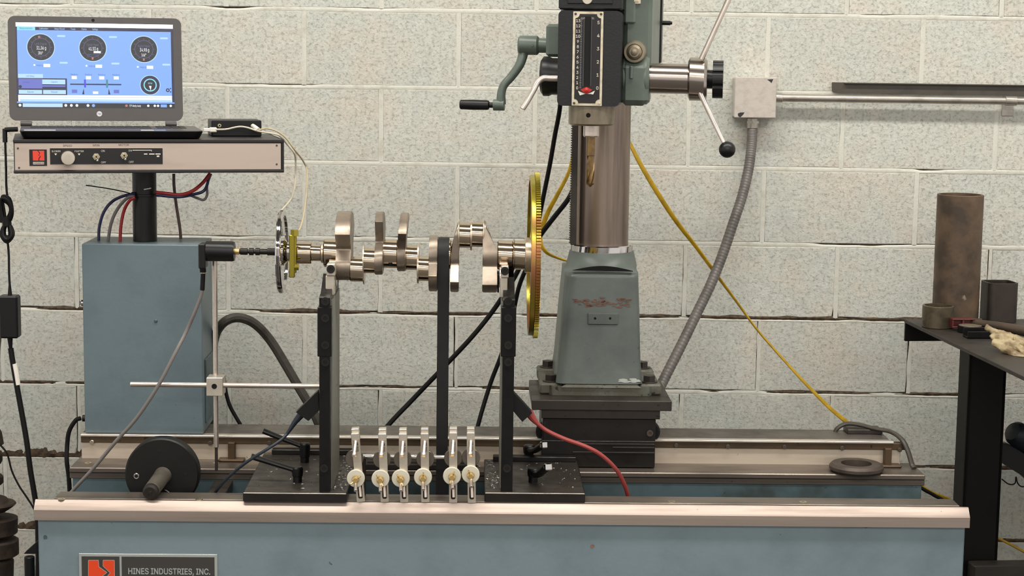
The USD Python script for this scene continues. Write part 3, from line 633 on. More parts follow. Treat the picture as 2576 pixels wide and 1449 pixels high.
for cx, cy, nm, g, deg in ((0.155, 0.29, 'Left Plane', '31.36 g', '286°'), (0.483, 0.293, 'Center Plane', '41.53 g', ''), (0.81, 0.3, 'Right Plane', '34.98 g', '166°')):
    sg('gauge_rim', disc(cx, cy, 0.162), 'screen_pale', 1)
    sg('gauge', disc(cx, cy, 0.153), 'screen_black', 2, 'dark round gauge')
    a_, b_ = S(cx, cy); rr = t1 - t0
    sg('gauge_ring', Point(a_, b_).buffer(0.108 * rr).difference(Point(a_, b_).buffer(0.103 * rr)), 'screen_ring', 3)
    ticks = []
    for k in range(12):
        t = k * math.pi / 6
        ticks.append(affinity.rotate(sbox(a_ - 0.0005, b_ + 0.112 * rr, a_ + 0.0005, b_ + 0.132 * rr), math.degrees(t), origin=(a_, b_)))
    sg('gauge_ticks', unary_union(ticks), 'screen_ring', 3)
    hot = 90 if nm[0] == 'L' else -100
    sg('gauge_pointer', affinity.rotate(sbox(a_ + 0.11 * rr, b_ - 0.002, a_ + 0.135 * rr, b_ + 0.002), hot + 8, origin=(a_, b_)), 'screen_orange', 4)
    stext(nm, cx, cy - 0.025, 0.028, 'screen_ring', 4, 0.075)
    stext(g, cx + 0.003, cy + 0.027, 0.04, 'screen_white', 4, 0.06)
    if deg: stext(deg, cx - 0.002, cy + 0.085, 0.036, 'screen_white', 4, 0.03)
    else:
        sg('gauge_box', srect(cx + 0.005, cy + 0.035, cx + 0.05, cy + 0.06), 'screen_white', 4); stext('Static Couple', cx, cy + 0.085, 0.018, 'screen_ring', 4, 0.07)
    sg('gauge_field', srect(cx + 0.015, cy + 0.195, cx + 0.057, cy + 0.232), 'screen_white', 2)
    sg('gauge_mark', disc(cx - 0.042, cy + 0.21, 0.011), 'screen_white', 2)
    stext('Weight (g)', cx - 0.008, cy + 0.222, 0.018, 'screen_print', 4, 0.04)
    for dx, dy in ((0.13, -0.135), (0.142, 0.18)):
        sg('gauge_button', unary_union([disc(cx + dx - 0.02, cy + dy, 0.011), disc(cx + dx + 0.02, cy + dy, 0.011), srect(cx + dx - 0.02, cy + dy - 0.011, cx + dx + 0.02, cy + dy + 0.011)]), 'screen_pale', 2)
sg('speed_rim', disc(0.845, 0.725, 0.12), 'screen_pale', 1); sg('speed_gauge', disc(0.845, 0.725, 0.112), 'screen_navy', 2, 'small round speed gauge')
a_, b_ = S(0.845, 0.725); rr = t1 - t0
sg('speed_ring', Point(a_, b_).buffer(0.077 * rr).difference(Point(a_, b_).buffer(0.064 * rr)), 'screen_cyan', 3); sg('speed_face', Point(a_, b_).buffer(0.06 * rr), 'screen_black', 3)
sg('speed_needle', Polygon([(a_ - 0.003, b_ - 0.002), (a_ + 0.003, b_ - 0.002), (a_ + 0.001, b_ - 0.013)]), 'screen_white', 4); stext('RPM', 0.845, 0.715, 0.02, 'screen_cyan', 4, 0.025)
sg('tab_button', srect(0.01, 0.605, 0.165, 0.65), 'screen_pale'); stext('Unit Setup', 0.085, 0.64, 0.02, 'screen_print', 4, 0.05)
sg('control_group', srect(0.008, 0.655, 0.315, 0.85), 'screen_navy'); sg('control_field', srect(0.012, 0.662, 0.16, 0.775), 'screen_violet', 2); sg('control_field', srect(0.16, 0.735, 0.305, 0.755), 'screen_violet', 2)
sg('control_button', unary_union([srect(0.16, 0.668, 0.305, 0.725), srect(0.012, 0.792, 0.158, 0.84), srect(0.164, 0.792, 0.307, 0.84)]), 'screen_pale', 2)
sg('control_dot', disc(0.022, 0.755, 0.018), 'screen_black', 3)
for s, x, y in (('Capture', 0.235, 0.705), ('Save', 0.085, 0.825), ('Reset', 0.235, 0.825), ('Averaging', 0.06, 0.71)): stext(s, x, y, 0.02, 'screen_print', 4, 0.04)
sg('shaft_line', srect(0.335, 0.715, 0.66, 0.73), 'screen_navy', 2)
sg('shaft_plane', srect(0.423, 0.665, 0.435, 0.76), 'screen_purple', 3); sg('shaft_plane', srect(0.563, 0.665, 0.575, 0.76), 'screen_green', 3)
for x in (0.362, 0.452, 0.536, 0.628): sg('shaft_field', srect(x - 0.016, 0.625, x + 0.016, 0.662), 'screen_white', 2); stext('Radius', x, 0.615, 0.018, 'screen_print', 4, 0.045)
for x in (0.362, 0.495, 0.628): sg('shaft_field', srect(x - 0.017, 0.785 + 0.02 * (x == 0.495), x + 0.017, 0.825 + 0.01 * (x == 0.495)), 'screen_violet' if x != 0.495 else 'screen_white', 2)
sg('shaft_mark', unary_union([Polygon([S(0.41, 0.84), S(0.424, 0.84), S(0.42, 0.77)]), Polygon([S(0.575, 0.84), S(0.589, 0.84), S(0.579, 0.77)])]), 'screen_navy', 2)
sg('log_panel', srect(0.008, 0.852, 0.985, 0.925), 'screen_white'); sg('log_line', unary_union([srect(0.02, 0.873, 0.98, 0.88), srect(0.02, 0.9, 0.98, 0.925)]), 'screen_pale', 2)
sg('gear_icon', disc(0.958, 0.785, 0.014).buffer(0.0016).difference(disc(0.958, 0.785, 0.01)), 'screen_navy', 3); sg('gear_icon', unary_union([disc(0.976, 0.765, 0.008), disc(0.976, 0.805, 0.008)]), 'screen_navy', 3)
sg('task_bar', srect(0, 0.945, 1, 1), 'screen_black'); sg('search_field', srect(0.035, 0.95, 0.285, 0.993), 'screen_pale', 2)
sg('task_icon', unary_union([disc(x, 0.972, 0.016) for x in (0.018, 0.305, 0.34, 0.375, 0.445)]), 'screen_white', 2); sg('task_icon', disc(0.48, 0.972, 0.018), 'screen_blue', 2)
stext('72°F Mostly cloudy', 0.745, 0.985, 0.024, 'screen_white', 4, 0.075); sg('task_icon', unary_union([disc(x, 0.972, 0.014) for x in (0.83, 0.872, 0.893, 0.975)]), 'screen_white', 2); sg('task_icon', disc(0.69, 0.972, 0.015), 'screen_orange', 2)
sg('task_clock', srect(0.91, 0.955, 0.95, 0.99), 'screen_blue', 2)
a_, b_ = lid(234, 51); lap.part('webcam', lext(Point(a_, b_).buffer(0.0036), 0.0, 0.0005), 'pit_black')
a_, b_ = lid(250, 286.5)
bad = lap.part('lid_badge', lext(Point(a_, b_).buffer(0.0062, quad_segs=12), 0.0, 0.0005), 'sticker_white', label='round white badge with two letters')
mt = meshkit.text_mesh('hp', 0.0052, 0.0003); mt.apply_translation([-(mt.bounds[0][0] + mt.bounds[1][0]) / 2, -0.0018, 0])
T = np.eye(4); T[:3, 0], T[:3, 1], T[:3, 2], T[:3, 3] = X_, EB, EN, O + X_ * a_ + EB * b_ + EN * 0.0005
mt.apply_transform(T); lap.part('badge_lettering', mt, 'screen_print', parent=bad)

# interface box with its cables
yb = YK + 0.14
b0, b1 = K.P(532, 312, yb)[0], K.P(658, 312, yb)[0]
bh = K.P(600, 303, yb)[2]
ibx = Thing('interface_box', 'small flat black interface box behind the cables on the console', 'electronics box', ((b0 + b1) / 2, yb + 0.045, kz1), K)
ibx.part('case', bx((b0, yb, kz1), (b1, yb + 0.1, bh), 0.002), 'black_plastic')
q = K.P(552, 316, yb); ibx.part('jack', annulus((q[0], yb, q[2]), (q[0], yb - 0.004, q[2]), 0.002, 0.0045, 16), 'nickel')
q = K.P(636, 316, yb); ibx.part('socket', bx((q[0] - 0.006, yb - 0.001, q[2] - 0.005), (q[0] + 0.006, yb + 0.001, q[2] + 0.006), 0.0004), 'pit_black')
usb = Thing('usb_cable', 'pale beige usb cable plugged into the right side of the laptop', 'cable', (lx1, YK + 0.13, kz1), K)
yy = YK + 0.125
usb.part('plug', cat(bx(K.P(512, 331, yy), K.P(532, 322, yy + 0.006)), bx(K.P(527, 333, yy - 0.001), K.P(545, 320, yy + 0.008), 0.002)), 'white_plastic')
usb.part('cord', tube(K.path([(543, 326, yy), (570, 325, yy), (600, 319, yy - 0.005), (622, 321, yy - 0.01), (650, 330, yy - 0.015), (690, 337, yy - 0.02), (704, 342, yy - 0.02), (722, 362, yy), (740, 385, yy), (744, 410, yy + 0.01), (742, 460, yy), (732, 500, yy - 0.1), (706, 532, YK - 0.2)]), 0.0022, 8), 'beige_cable')
usb.part('plug', obx(M.P(703, 541, -0.89) if False else K.P(706, 536, YK - 0.2), X_, Y_, Z_, (0.005, 0.005, 0.014), 0.001), 'white_plastic')
sen = Thing('sensor_lead', 'amber-tinted lead from the interface box curving down to the crank snout', 'cable', (b1, yb, kz1), K)
q = K.P(636, 317, yb)
sen.part('plug', tube([(q[0], yb, q[2]), (q[0] + 0.004, yb - 0.018, q[2] - 0.003), (q[0] + 0.01, yb - 0.03, q[2] - 0.008)], 0.0055, 10), 'white_plastic')
sen.part('cord', tube([(q[0] + 0.01, yb - 0.03, q[2] - 0.008)] + K.path([(672, 323, yb - 0.03), (700, 332, yb - 0.03), (722, 350, yb - 0.03), (742, 378, yb - 0.03), (762, 404, yb), (772, 430, yb), (771, 480, yb - 0.1), (766, 530, YK - 0.1), (756, 572, YK - 0.2), (744, 586, YK - 0.24)]), 0.002, 8), 'amber_cable')

# ------------------------------------------------------------------ wires around the console post
def cable(name, label, cat_, pts, r, m, F=M, group=None, flat=1.0, twist=0.0, n=8, seg=10, extra=None):
    p = F.path(pts) if len(pts[0]) == 3 and not isinstance(pts[0], np.ndarray) else pts
    t = Thing(name, label, cat_, p[-1], F, group)
    t.part('cord', tube(p, r, seg, n, flat=flat, twist=twist), m)
    if extra: extra(t, p)
    return t
ypo = yp_
cable('wire', 'dark blue wire, outermost of three bending down left of the console post', 'wire', [(338, 491, ypo - 0.028), (318, 491, ypo - 0.02), (285, 505, ypo), (262, 532, ypo), (250, 570, ypo), (248, 609, ypo)], 0.0035, 'wire_blue')
cable('wire', 'grey wire between the blue and the red wire left of the console post', 'wire', [(338, 494, ypo - 0.03), (322, 497, ypo - 0.025), (298, 522, ypo - 0.01), (280, 560, ypo - 0.01), (271, 611, ypo - 0.01)], 0.0037, 'wire_grey')
cable('wire', 'bright red wire, nearest of three bending down left of the console post', 'wire', [(340, 497, ypo - 0.03), (326, 505, ypo - 0.03), (312, 530, ypo - 0.02), (304, 570, ypo - 0.02), (302, 612, ypo - 0.02)], 0.0037, 'wire_red')
cable('wire', 'thin dark brown wire dropping straight from the console to the cabinet top', 'wire', [(437, 437, ypo + 0.03), (438, 470, ypo + 0.03), (444, 520, ypo + 0.03), (452, 570, ypo + 0.03), (455, 602, ypo + 0.03)], 0.0035, 'wire_brown')
cable('wire', 'red wire looping from the right of the post up to the console underside', 'wire', [(392, 484, ypo - 0.028), (420, 487, ypo - 0.02), (455, 490, ypo - 0.02), (485, 480, ypo - 0.02), (510, 460, ypo - 0.01), (529, 436, ypo - 0.005)], 0.0042, 'wire_red')
cable('wire', 'dark blue wire under the red one right of the post', 'wire', [(392, 490, ypo - 0.028), (425, 494, ypo - 0.02), (455, 495, ypo - 0.02), (482, 490, ypo - 0.01), (510, 482, ypo), (521, 465, ypo), (526, 437, ypo)], 0.0035, 'wire_blue')
cable('wire', 'grey wire sagging lowest in a loop right of the post', 'wire', [(392, 492, ypo - 0.024), (430, 492, ypo - 0.018), (470, 490, ypo - 0.012), (495, 498, ypo + 0.01), (512, 503, ypo + 0.01), (521, 490, ypo + 0.01), (521, 465, ypo + 0.006), (531, 437, ypo + 0.006)], 0.003, 'wire_grey')
zq = M.P(365, 480, ypo)
zt2 = Thing('cable_tie', 'black cable tie around the console post with its long tail sticking out left', 'cable tie', (zq[0], ypo, zq[2]), M)
zt2.part('loop', annulus((zq[0], ypo, zq[2] - 0.012), (zq[0], ypo, zq[2] - 0.006), r_post + 0.0002, r_post + 0.002, 36), 'black_plastic')
tp = M.path([(336, 489, ypo - 0.02), (310, 482, ypo - 0.03), (270, 474, ypo - 0.04), (216, 466, ypo - 0.05)])
zt2.part('tail', tube(tp, 0.0032, 6, flat=0.4), 'black_plastic')
zt2.part('head', bx(tp[0] - 0.005, tp[0] + 0.005, 0.001), 'black_plastic')
zt2.part('bright_clip', obx(M.P(371, 475, ypo - r_post - 0.001), A([1, 0, 0.2]) / 1.02, Y_, A([-0.2, 0, 1]) / 1.02, (0.017, 0.0014, 0.003), 0.0004), 'plate_border')

# ------------------------------------------------------------------ laptop charger hanging at the far left
ych = YK + 0.05
def chp(u, v, d=0.0): return W.P(u, v, -0.72 + d)
cq = chp(24, 795)
chg = Thing('laptop_charger', 'black laptop power adapter hanging on its cord with a tied coil at the left edge', 'charger', cq, W)
chg.part('plug', cat(tube([chp(44, 325), chp(22, 326), chp(13, 327)], 0.0055, 10, 4), tube([chp(12, 324), chp(12.5, 350), chp(13, 358)], 0.0052, 10, 4)), 'black_plastic')
chg.part('cord', tube([chp(13, 352), chp(15, 420), chp(16, 470), chp(19, 498)], 0.0026, 8), 'black_rubber')
loops = []
for k in range(5):
    o = 2.2 * k; d = 0.006 * math.sin(k * 2.1)
    loops.append(tube([chp(15 - o * 1.2, 560, d), chp(-2 - o * 1.6 + 12, 530 - o, d), chp(6 - o * 0.4, 495 + o, d - 0.004), chp(24 - o * 0.3, 500 + o * 1.5, d - 0.006), chp(31 - o * 0.5, 530, d - 0.004), chp(27 - o, 552, d), chp(16, 560 + o, d)], 0.0036, 8))
    loops.append(tube([chp(18, 560, d), chp(6 + o * 0.6, 575 + o * 0.3, d), chp(4 + o, 594, d - 0.004), chp(18, 609 - o * 1.5, d - 0.006), chp(33 - o, 592, d - 0.004), chp(29 - o * 0.7, 572, d), chp(18, 560, d)], 0.0036, 8))
chg.part('coil', loops, 'black_rubber', label='coiled spare cord')
chg.part('coil_wrap', tube([chp(17, 545), chp(17, 556), chp(18, 568)], 0.0125, 12, 4, flat=0.8), 'black_rubber')
chg.part('cord', tube([chp(19, 606), chp(22, 640), chp(23, 690), chp(25, 726)], 0.0026, 8), 'black_rubber')
chg.part('strain_relief', tube([chp(24.5, 716), chp(25, 745)], 0.004, 10, rads=[0.0026, 0.0052]), 'black_rubber')
bq0, bq1 = chp(-1, 795), chp(47, 795); ct, cb = chp(24, 742), chp(26, 849)
chg.part('brick', obx((ct + cb) / 2, rotz(0)[:, 0], Y_, Z_, (bq1[0] - bq0[0], 0.032, ct[2] - cb[2]), 0.004), 'black_plastic', label='black power brick')
chg.part('strain_relief', tube([chp(25, 848), chp(27, 880)], 0.005, 10, rads=[0.0062, 0.0035]), 'black_rubber')
chg.part('cord', tube([chp(27, 876), chp(32, 910), chp(42, 968), chp(55, 1040), chp(67, 1110), chp(76, 1180), chp(86, 1240), chp(93, 1290), chp(96, 1360), chp(96, 1460)], 0.0062, 10), 'black_rubber')
chg.part('label_band', tube([chp(35, 915), chp(40, 940), chp(44, 968)], 0.0067, 10, 4), 'white_plastic', label='white label wrapped round the cord')
cable('thin_cable', 'thin black cable hanging beside the adapter cord at the lower left', 'cable', [(-20, 1090, -0.5), (0, 1118, -0.5), (18, 1142, -0.5), (30, 1185, -0.5), (48, 1222, -0.5), (68, 1252, -0.5), (86, 1282, -0.5), (110, 1340, -0.5), (120, 1440, -0.5)], 0.0022, 'black_rubber', F=W)
cable('supply_cable', 'black cable bending from the cabinet side down behind the bed', 'cable', [(203, 1052, yc + 0.06), (190, 1058, yc + 0.06), (174, 1085, yc + 0.06), (169, 1120, yc + 0.06), (168, 1160, yc + 0.05), (173, 1200, yc + 0.05), (176, 1260, yc + 0.05), (176, 1330, yc + 0.05)], 0.0052, 'black_rubber')

# ------------------------------------------------------------------ probe stand and encoder at the crank's left end
YA = -0.88                                               # the crankshaft's axis plane
yst = -0.86
ZA = M.P(1050, 639, YA)[2]
sv0, sv1 = M.P(544, 1122, yst), M.P(544, 640, yst)
cb_ = M.P(540, 972, yst)
st = Thing('probe_stand', 'bright upright rod with a clamp block and a long level cross rod', 'stand', (sv0[0], yst, ZT - 0.04), M)
rr_ = M.px(544, 900, yst, 6.4)
ze_stand = M.P(560, 632, YA)[2] - math.sqrt(M.px(560, 633, YA, 25.5) ** 2 - 0.021 ** 2) - 0.0005
st.part('upright_rod', cyl((sv0[0], yst, M.P(544, 1125, yst)[2]), (sv0[0], yst, ze_stand), rr_, 20), 'satin_steel')
st.part('rod_foot', cat(cyl((sv0[0], yst, M.P(544, 1128, yst)[2] - 0.05), (sv0[0], yst, M.P(544, 1124, yst)[2]), rr_ * 0.6, 12), bx((sv0[0] - 0.02, yst - 0.02, ZT - 0.05), (sv0[0] + 0.02, yrf + 0.003, ZT - 0.027))), 'dark_plate')
h0, h1 = M.P(328, 968, yst - 0.018), M.P(846, 970, yst - 0.018); zh_ = M.P(580, 969, yst - 0.018)[2]
st.part('cross_rod', cyl((h0[0], yst - 0.018, zh_), (M.P(838, 970, yst - 0.018)[0], yst - 0.018, zh_), M.px(580, 969, yst, 6.6), 20), 'satin_steel')
st.part('rod_end', cyl((M.P(836, 970, yst - 0.018)[0], yst - 0.018, zh_), (h1[0], yst - 0.018, zh_), M.px(580, 969, yst, 4.6), 16), 'aluminium')
k0, k1 = M.P(519, 950, yst - 0.03), M.P(561, 997, yst - 0.03)
blk = st.part('clamp_block', bx((k0[0], yst - 0.03, k1[2]), (k1[0], yst + 0.014, k0[2]), 0.0012), 'aluminium', label='square aluminium clamp block')
q = M.P(539, 972, yst - 0.03); st.part('clamp_screw', cat(annulus((q[0], yst - 0.0295, q[2]), (q[0], yst - 0.031, q[2]), 0.0042, 0.0058, 20), cyl((q[0], yst - 0.0295, q[2]), (q[0], yst - 0.0302, q[2]), 0.0044, 16)), 'pit_black', parent=blk)
# encoder
e0, e1 = M.P(519, 635, YA), M.P(590, 633, YA); er = M.px(560, 633, YA, 25.5)
ze = M.P(560, 632, YA)[2]
enc = Thing('encoder', 'black cylindrical angle encoder on top of the upright rod, coupled to the crank', 'encoder', (e0[0], YA, ze), M)
enc.part('body', cat(lathe([(er * 0.97, 0), (er, 0.001), (er, e1[0] - e0[0] - 0.004), (er * 0.93, e1[0] - e0[0])], (e0[0], YA, ze), X_, 40)), 'black_plastic')
g0, g1 = M.P(499, 640, YA - 0.02), M.P(520, 640, YA - 0.02)
enc.part('connector_housing', bx((g0[0], YA - 0.022, M.P(509, 676, YA - 0.02)[2]), (e0[0] + 0.001, YA + 0.02, M.P(509, 614, YA - 0.02)[2]), 0.002), 'black_plastic')
cn = M.P(511, 684, YA)
enc.part('connector', cat(cyl(M.P(510, 674, YA), M.P(511, 685, YA), 0.0068, 16), cyl(M.P(511, 688, YA), M.P(509, 730, YA), 0.005, 14)), 'black_rubber')
enc.part('connector_ring', cyl(M.P(511, 684.5, YA), M.P(511, 688, YA), 0.0062, 16), 'nickel')
xs0, xs1 = M.P(590, 633, YA)[0], M.P(700, 633, YA)[0]
sh = [(0.0055, 0), (0.0055, 0.012), (0.0072, 0.0125), (0.0072, 0.028), (0.0045, 0.0285), (0.0045, 0.031), (0.008, 0.0315), (0.008, 0.041), (0.0048, 0.0415), (0.0048, 0.0445), (0.008, 0.045), (0.008, 0.054), (0.0062, 0.0545), (0.0062, 0.07), (0.0078, 0.0705), (0.0078, xs1 - xs0)]
enc.part('coupling_shaft', lathe(sh, (xs0, YA, ze), X_, 24), 'oily_black', label='jointed black coupling shaft')
enc.part('shaft_nose', cyl((xs0 - 0.001, YA, ze), (xs0 + 0.011, YA, ze), 0.0068, 20), 'brass', label='brass shaft nose')
cable('encoder_cable', 'long grey cable running slantwise from the encoder down across the cabinet', 'cable', [(509, 730, YA), (503, 752, YA), (488, 790, YA), (468, 835, YA), (440, 890, YA - 0.025), (398, 970, YA - 0.035), (345, 1050, YA - 0.03), (290, 1112, YA - 0.02), (235, 1178, YA - 0.01), (185, 1232, YA), (165, 1262, YA), (150, 1330, YA)], 0.0042, 'sensor_grey')

# ------------------------------------------------------------------ chrome wheel, crankshaft, flexplate
def ax(u): return M.P(u, 639, YA)[0]
wx0, wx1 = ax(703), ax(716); wz = M.P(710, 633, YA)[2]; wr = M.px(710, 633, YA, 105)
wh = Thing('degree_wheel', 'thin chromed round wheel with holes on the crank snout', 'wheel', (wx0, YA, wz - wr), M)
pl = Point(0, 0).buffer(wr, quad_segs=16)
for k in range(4):
    t = 0.5 + k * math.pi / 2
    pl = pl.difference(Point(0.6 * wr * math.cos(t), 0.6 * wr * math.sin(t)).buffer(0.13 * wr))
wh.part('disc', ext(pl, (wx0 + 0.003, YA, wz), Y_, Z_, wx1 - wx0 - 0.006), 'chrome')
wh.part('rim', annulus((wx0, YA, wz), (wx1, YA, wz), wr * 0.87, wr, 64, 0.002), 'chrome')
wh.part('hub', lathe([(0.03, 0), (0.03, 0.006), (0.021, 0.012), (0.021, 0.022)], (wx1 - 0.006, YA, wz), X_, 32), 'chrome')
clx = ax(739)
cl = Thing('clamp_bar', 'yellow zinc-plated clamp bar with bolts between chrome wheel and snout', 'clamp', (clx, YA, ZA), M)
cz0, cz1 = M.P(739, 697, YA - 0.03)[2], M.P(739, 590, YA - 0.03)[2]
cl.part('bar', bx((clx - 0.006, YA - 0.042, cz0), (clx + 0.006, YA - 0.029, cz1), 0.0015), 'zinc_yellow')
cl.part('collar', annulus((clx - 0.005, YA, ZA), (clx + 0.005, YA, ZA), 0.0245, 0.036, 32), 'zinc_yellow')
q = M.P(741, 578, YA - 0.035); cl.part('bolt_head', cat(hex_head((q[0], YA - 0.035, cz1 - 0.002), Z_, 0.009, 0.013), cyl((q[0], YA - 0.035, cz0 + 0.01), (q[0], YA - 0.035, cz1), 0.004)), 'zinc_yellow')
q = M.P(747, 672, YA - 0.035); cl.part('side_bolt', cat(hex_head((clx + 0.005, YA - 0.035, q[2]), X_, 0.0075, 0.009)), 'zinc_yellow')

crank = Thing('crankshaft', 'machined six-throw steel crankshaft lying across two roller pedestals', 'crankshaft', (ax(1050), YA, ZA), M)
PXA = M.px(1050, 639, YA, 1.0)
def cylx(u0, u1, r, z=0.0, y=0.0, c=0.0012, seg=48): return cyl((ax(u0), YA + y, ZA + z), (ax(u1), YA + y, ZA + z), r * PXA, seg, c)
crank.part('snout', cat(cylx(736, 784, 28), cylx(783, 808, 20.5)), 'polished_journal', label='stepped polished snout')
crank.part('snout_ring', cylx(808, 815, 25), 'crank_machined')
for a_, b_, r in ((815, 852, 35.5), (963, 1001, 36), (1100, 1135, 37), (1251, 1290, 36.5)): crank.part('main_journal', cylx(a_, b_, r, c=0.002), 'polished_journal')
q = M.P(982, 662, YA - 0.03); crank.part('oil_hole', lathe([(0.004, 0), (0.0045, 0.0012)], (q[0], YA - math.sqrt(max((36 * PXA) ** 2 - (q[2] - ZA) ** 2, 1e-6)) + 0.0008, q[2]), -Y_, 14), 'pit_black')
crank.part('seal_journal', cat(cylx(1290, 1294, 41), cylx(1293, 1322, 36.5)), 'polished_journal')
crank.part('flange', cat(cylx(1320, 1337, 45)), 'crank_machined')
TH_ = 53
pins = [(884, 919, -35, -40), (918, 948, -12, -51), (1019, 1051, -15, 51), (1050, 1080, -41, 34), (1154, 1184, 50, -12), (1185, 1216, 50, 12)]
for a_, b_, dz, dyp in pins: crank.part('rod_journal', cylx(a_, b_, 31.5, dz * PXA, dyp * PXA, c=0.0018), 'polished_journal')
def arm(u0, u1, pin, fan_dir, fan_r, fan_half, base_r=40, pin_r=36, slant=0.0, tap=None):
    """one crank web: hull of pin and main bosses joined to a fan-shaped counterweight; (y, z) plane, pixels"""
    P_ = unary_union([Point(0, 0).buffer(base_r), Point(*pin).buffer(pin_r)]).convex_hull if pin else Point(0, 0).buffer(base_r)
    if fan_r:
        ts = np.linspace(fan_dir - fan_half, fan_dir + fan_half, 24)
        fan = Polygon([(0.5 * base_r * math.cos(fan_dir + math.pi), 0.5 * base_r * math.sin(fan_dir + math.pi))] + [(fan_r * math.cos(t), fan_r * math.sin(t)) for t in ts])
        core = Polygon([(base_r * math.cos(t), base_r * math.sin(t)) for t in np.arange(24) * math.pi / 12])
        P_ = unary_union([P_, fan.buffer(4).buffer(-2), core]).buffer(6).buffer(-6)
    P_ = affinity.scale(P_, PXA, PXA, origin=(0, 0)).simplify(0.0003)
    c = 0.0016
    w = ax(u1) - ax(u0)
    m = cat(ext(P_, (ax(u0) + c, YA, ZA), Y_, Z_, w - 2 * c), ext(P_.buffer(-c), (ax(u0), YA, ZA), Y_, Z_, w))
    if tap: 
        side, k_, z0_ = tap; xm_ = (ax(u0) + ax(u1)) / 2; hh = np.clip(m.vertices[:, 2] - (ZA + z0_ * PXA), 0, None) * k_
        sel = (m.vertices[:, 0] > xm_) if side > 0 else (m.vertices[:, 0] < xm_)
        m.vertices[sel, 0] -= side * np.minimum(hh[sel], w * 0.8)
    if slant: m.vertices[:, 0] += slant * np.clip(m.vertices[:, 2] - ZA, 0, None)
    return m
PI = math.pi
up_ = PI / 2
crank.part('counterweight', arm(849, 886, (-40, -30), up_ + 0.05, 104, 0.95, 46, 33), 'crank_forging', label='widest counterweight, standing up next to the snout')
crank.part('counterweight', arm(946, 966, (-51, -12), up_ - 0.2, 104, 0.8, 44, 35), 'crank_forging')
crank.part('counterweight', arm(1000, 1020, (51, -15), up_ + 0.15, 102, 0.8, 44, 35, 0.08), 'crank_forging')
crank.part('counterweight', arm(1080, 1101, (34, -41), -up_ - 0.25, 92, 0.8, 48, 35), 'crank_forging')
crank.part('counterweight', arm(1134, 1155, (-12, 50), -up_, 93, 0.85, 42, 34, tap=(-1, 0.35, 25)), 'crank_forging')
crank.part('counterweight', arm(1214, 1251, (12, 50), -up_, 93, 0.75, 42, 36, tap=(1, 0.62, 20)), 'crank_forging', label='broad counterweight hanging beside the right pedestal')
for (a_, b_, p0, p1) in ((917, 920, (-40, -35), (-51, -12)), (1049, 1053, (51, -15), (34, -41)), (1183, 1187, (-12, 50), (12, 50))):
    Pw = unary_union([Point(*p0).buffer(38), Point(*p1).buffer(38)]).convex_hull
    crank.part('pin_web', ext(affinity.scale(Pw, PXA, PXA, origin=(0, 0)), (ax(a_), YA, ZA), Y_, Z_, ax(b_) - ax(a_)), 'crank_machined')
for a_, b_, dz, dyp in ((1214, 1218, 50, 12), (1152, 1156, 50, -12)): crank.part('pin_web', cylx(a_, b_, 40, dz * PXA, dyp * PXA), 'crank_machined')

fp = Thing('flexplate', 'yellow zinc-plated starter ring gear on the right end of the crankshaft', 'gear', (ax(1343), YA, ZA - 0.18), M)
FR = 209 * PXA; nT = 168
pts = []
for k in range(nT):
    t = k * 2 * PI / nT; w = 2 * PI / nT
    pts += [((FR - 0.0042) * math.cos(t), (FR - 0.0042) * math.sin(t)), (FR * math.cos(t + 0.22 * w), FR * math.sin(t + 0.22 * w)), (FR * math.cos(t + 0.52 * w), FR * math.sin(t + 0.52 * w)), ((FR - 0.0042) * math.cos(t + 0.74 * w), (FR - 0.0042) * math.sin(t + 0.74 * w))]
gx0, gx1 = ax(1341), ax(1352)
fp.part('ring_gear', ext(Polygon(pts).difference(Point(0, 0).buffer(FR - 0.017, quad_segs=32)), (gx0 + 0.0015, YA, ZA), Y_, Z_, gx1 - gx0), 'zinc_yellow', smooth=20, label='toothed ring gear')
fp.part('plain_rim', annulus((gx0 - 0.009, YA, ZA), (gx0 + 0.0015, YA, ZA), FR - 0.017, FR - 0.0055, 96, 0.001), 'zinc_yellow')
dsc = Point(0, 0).buffer(FR - 0.0165, quad_segs=32)
for k in range(6):
    t = 0.3 + k * PI / 3
    dsc = dsc.difference(Point(0.66 * FR * math.cos(t), 0.66 * FR * math.sin(t)).buffer(0.17 * FR))
fp.part('plate', ext(dsc, (ax(1337.5), YA, ZA), Y_, Z_, 0.0035), 'zinc_yellow')
for k in range(6):
    t = k * PI / 3 + 0.2
    fp.part('bolt', hex_head((ax(1337), YA + 0.026 * math.cos(t), ZA + 0.026 * math.sin(t)), -X_, 0.006, 0.005), 'black_steel')

# ------------------------------------------------------------------ drive belt
bw0, bw1 = ax(1101.5), ax(1131)
bxm = (bw0 + bw1) / 2
zb0 = 0.30
ro = 37.5 * PXA
loop = Polygon(list((lambda P_: P_.exterior.coords)(unary_union([Point(0, 0).buffer(ro + 0.0042, quad_segs=20), Point(0.0, zb0 - ZA).buffer(ro + 0.0042, quad_segs=20)]).convex_hull)))
inn = unary_union([Point(0, 0).buffer(ro + 0.0002, quad_segs=20), Point(0.0, zb0 - ZA).buffer(ro + 0.0002, quad_segs=20)]).convex_hull
bt = Thing('drive_belt', 'flat black drive belt looped over the middle crank journal', 'belt', (bxm, YA, zb0), M)
bt.part('loop', ext(loop.difference(inn), (bw0 + 0.0006, YA, ZA), Y_, Z_, bw1 - bw0 - 0.0012), 'belt_rubber')
bt.part('pulley', cyl((bw0 - 0.008, YA, zb0), (bw1 + 0.008, YA, zb0), ro, 40), 'dark_plate')

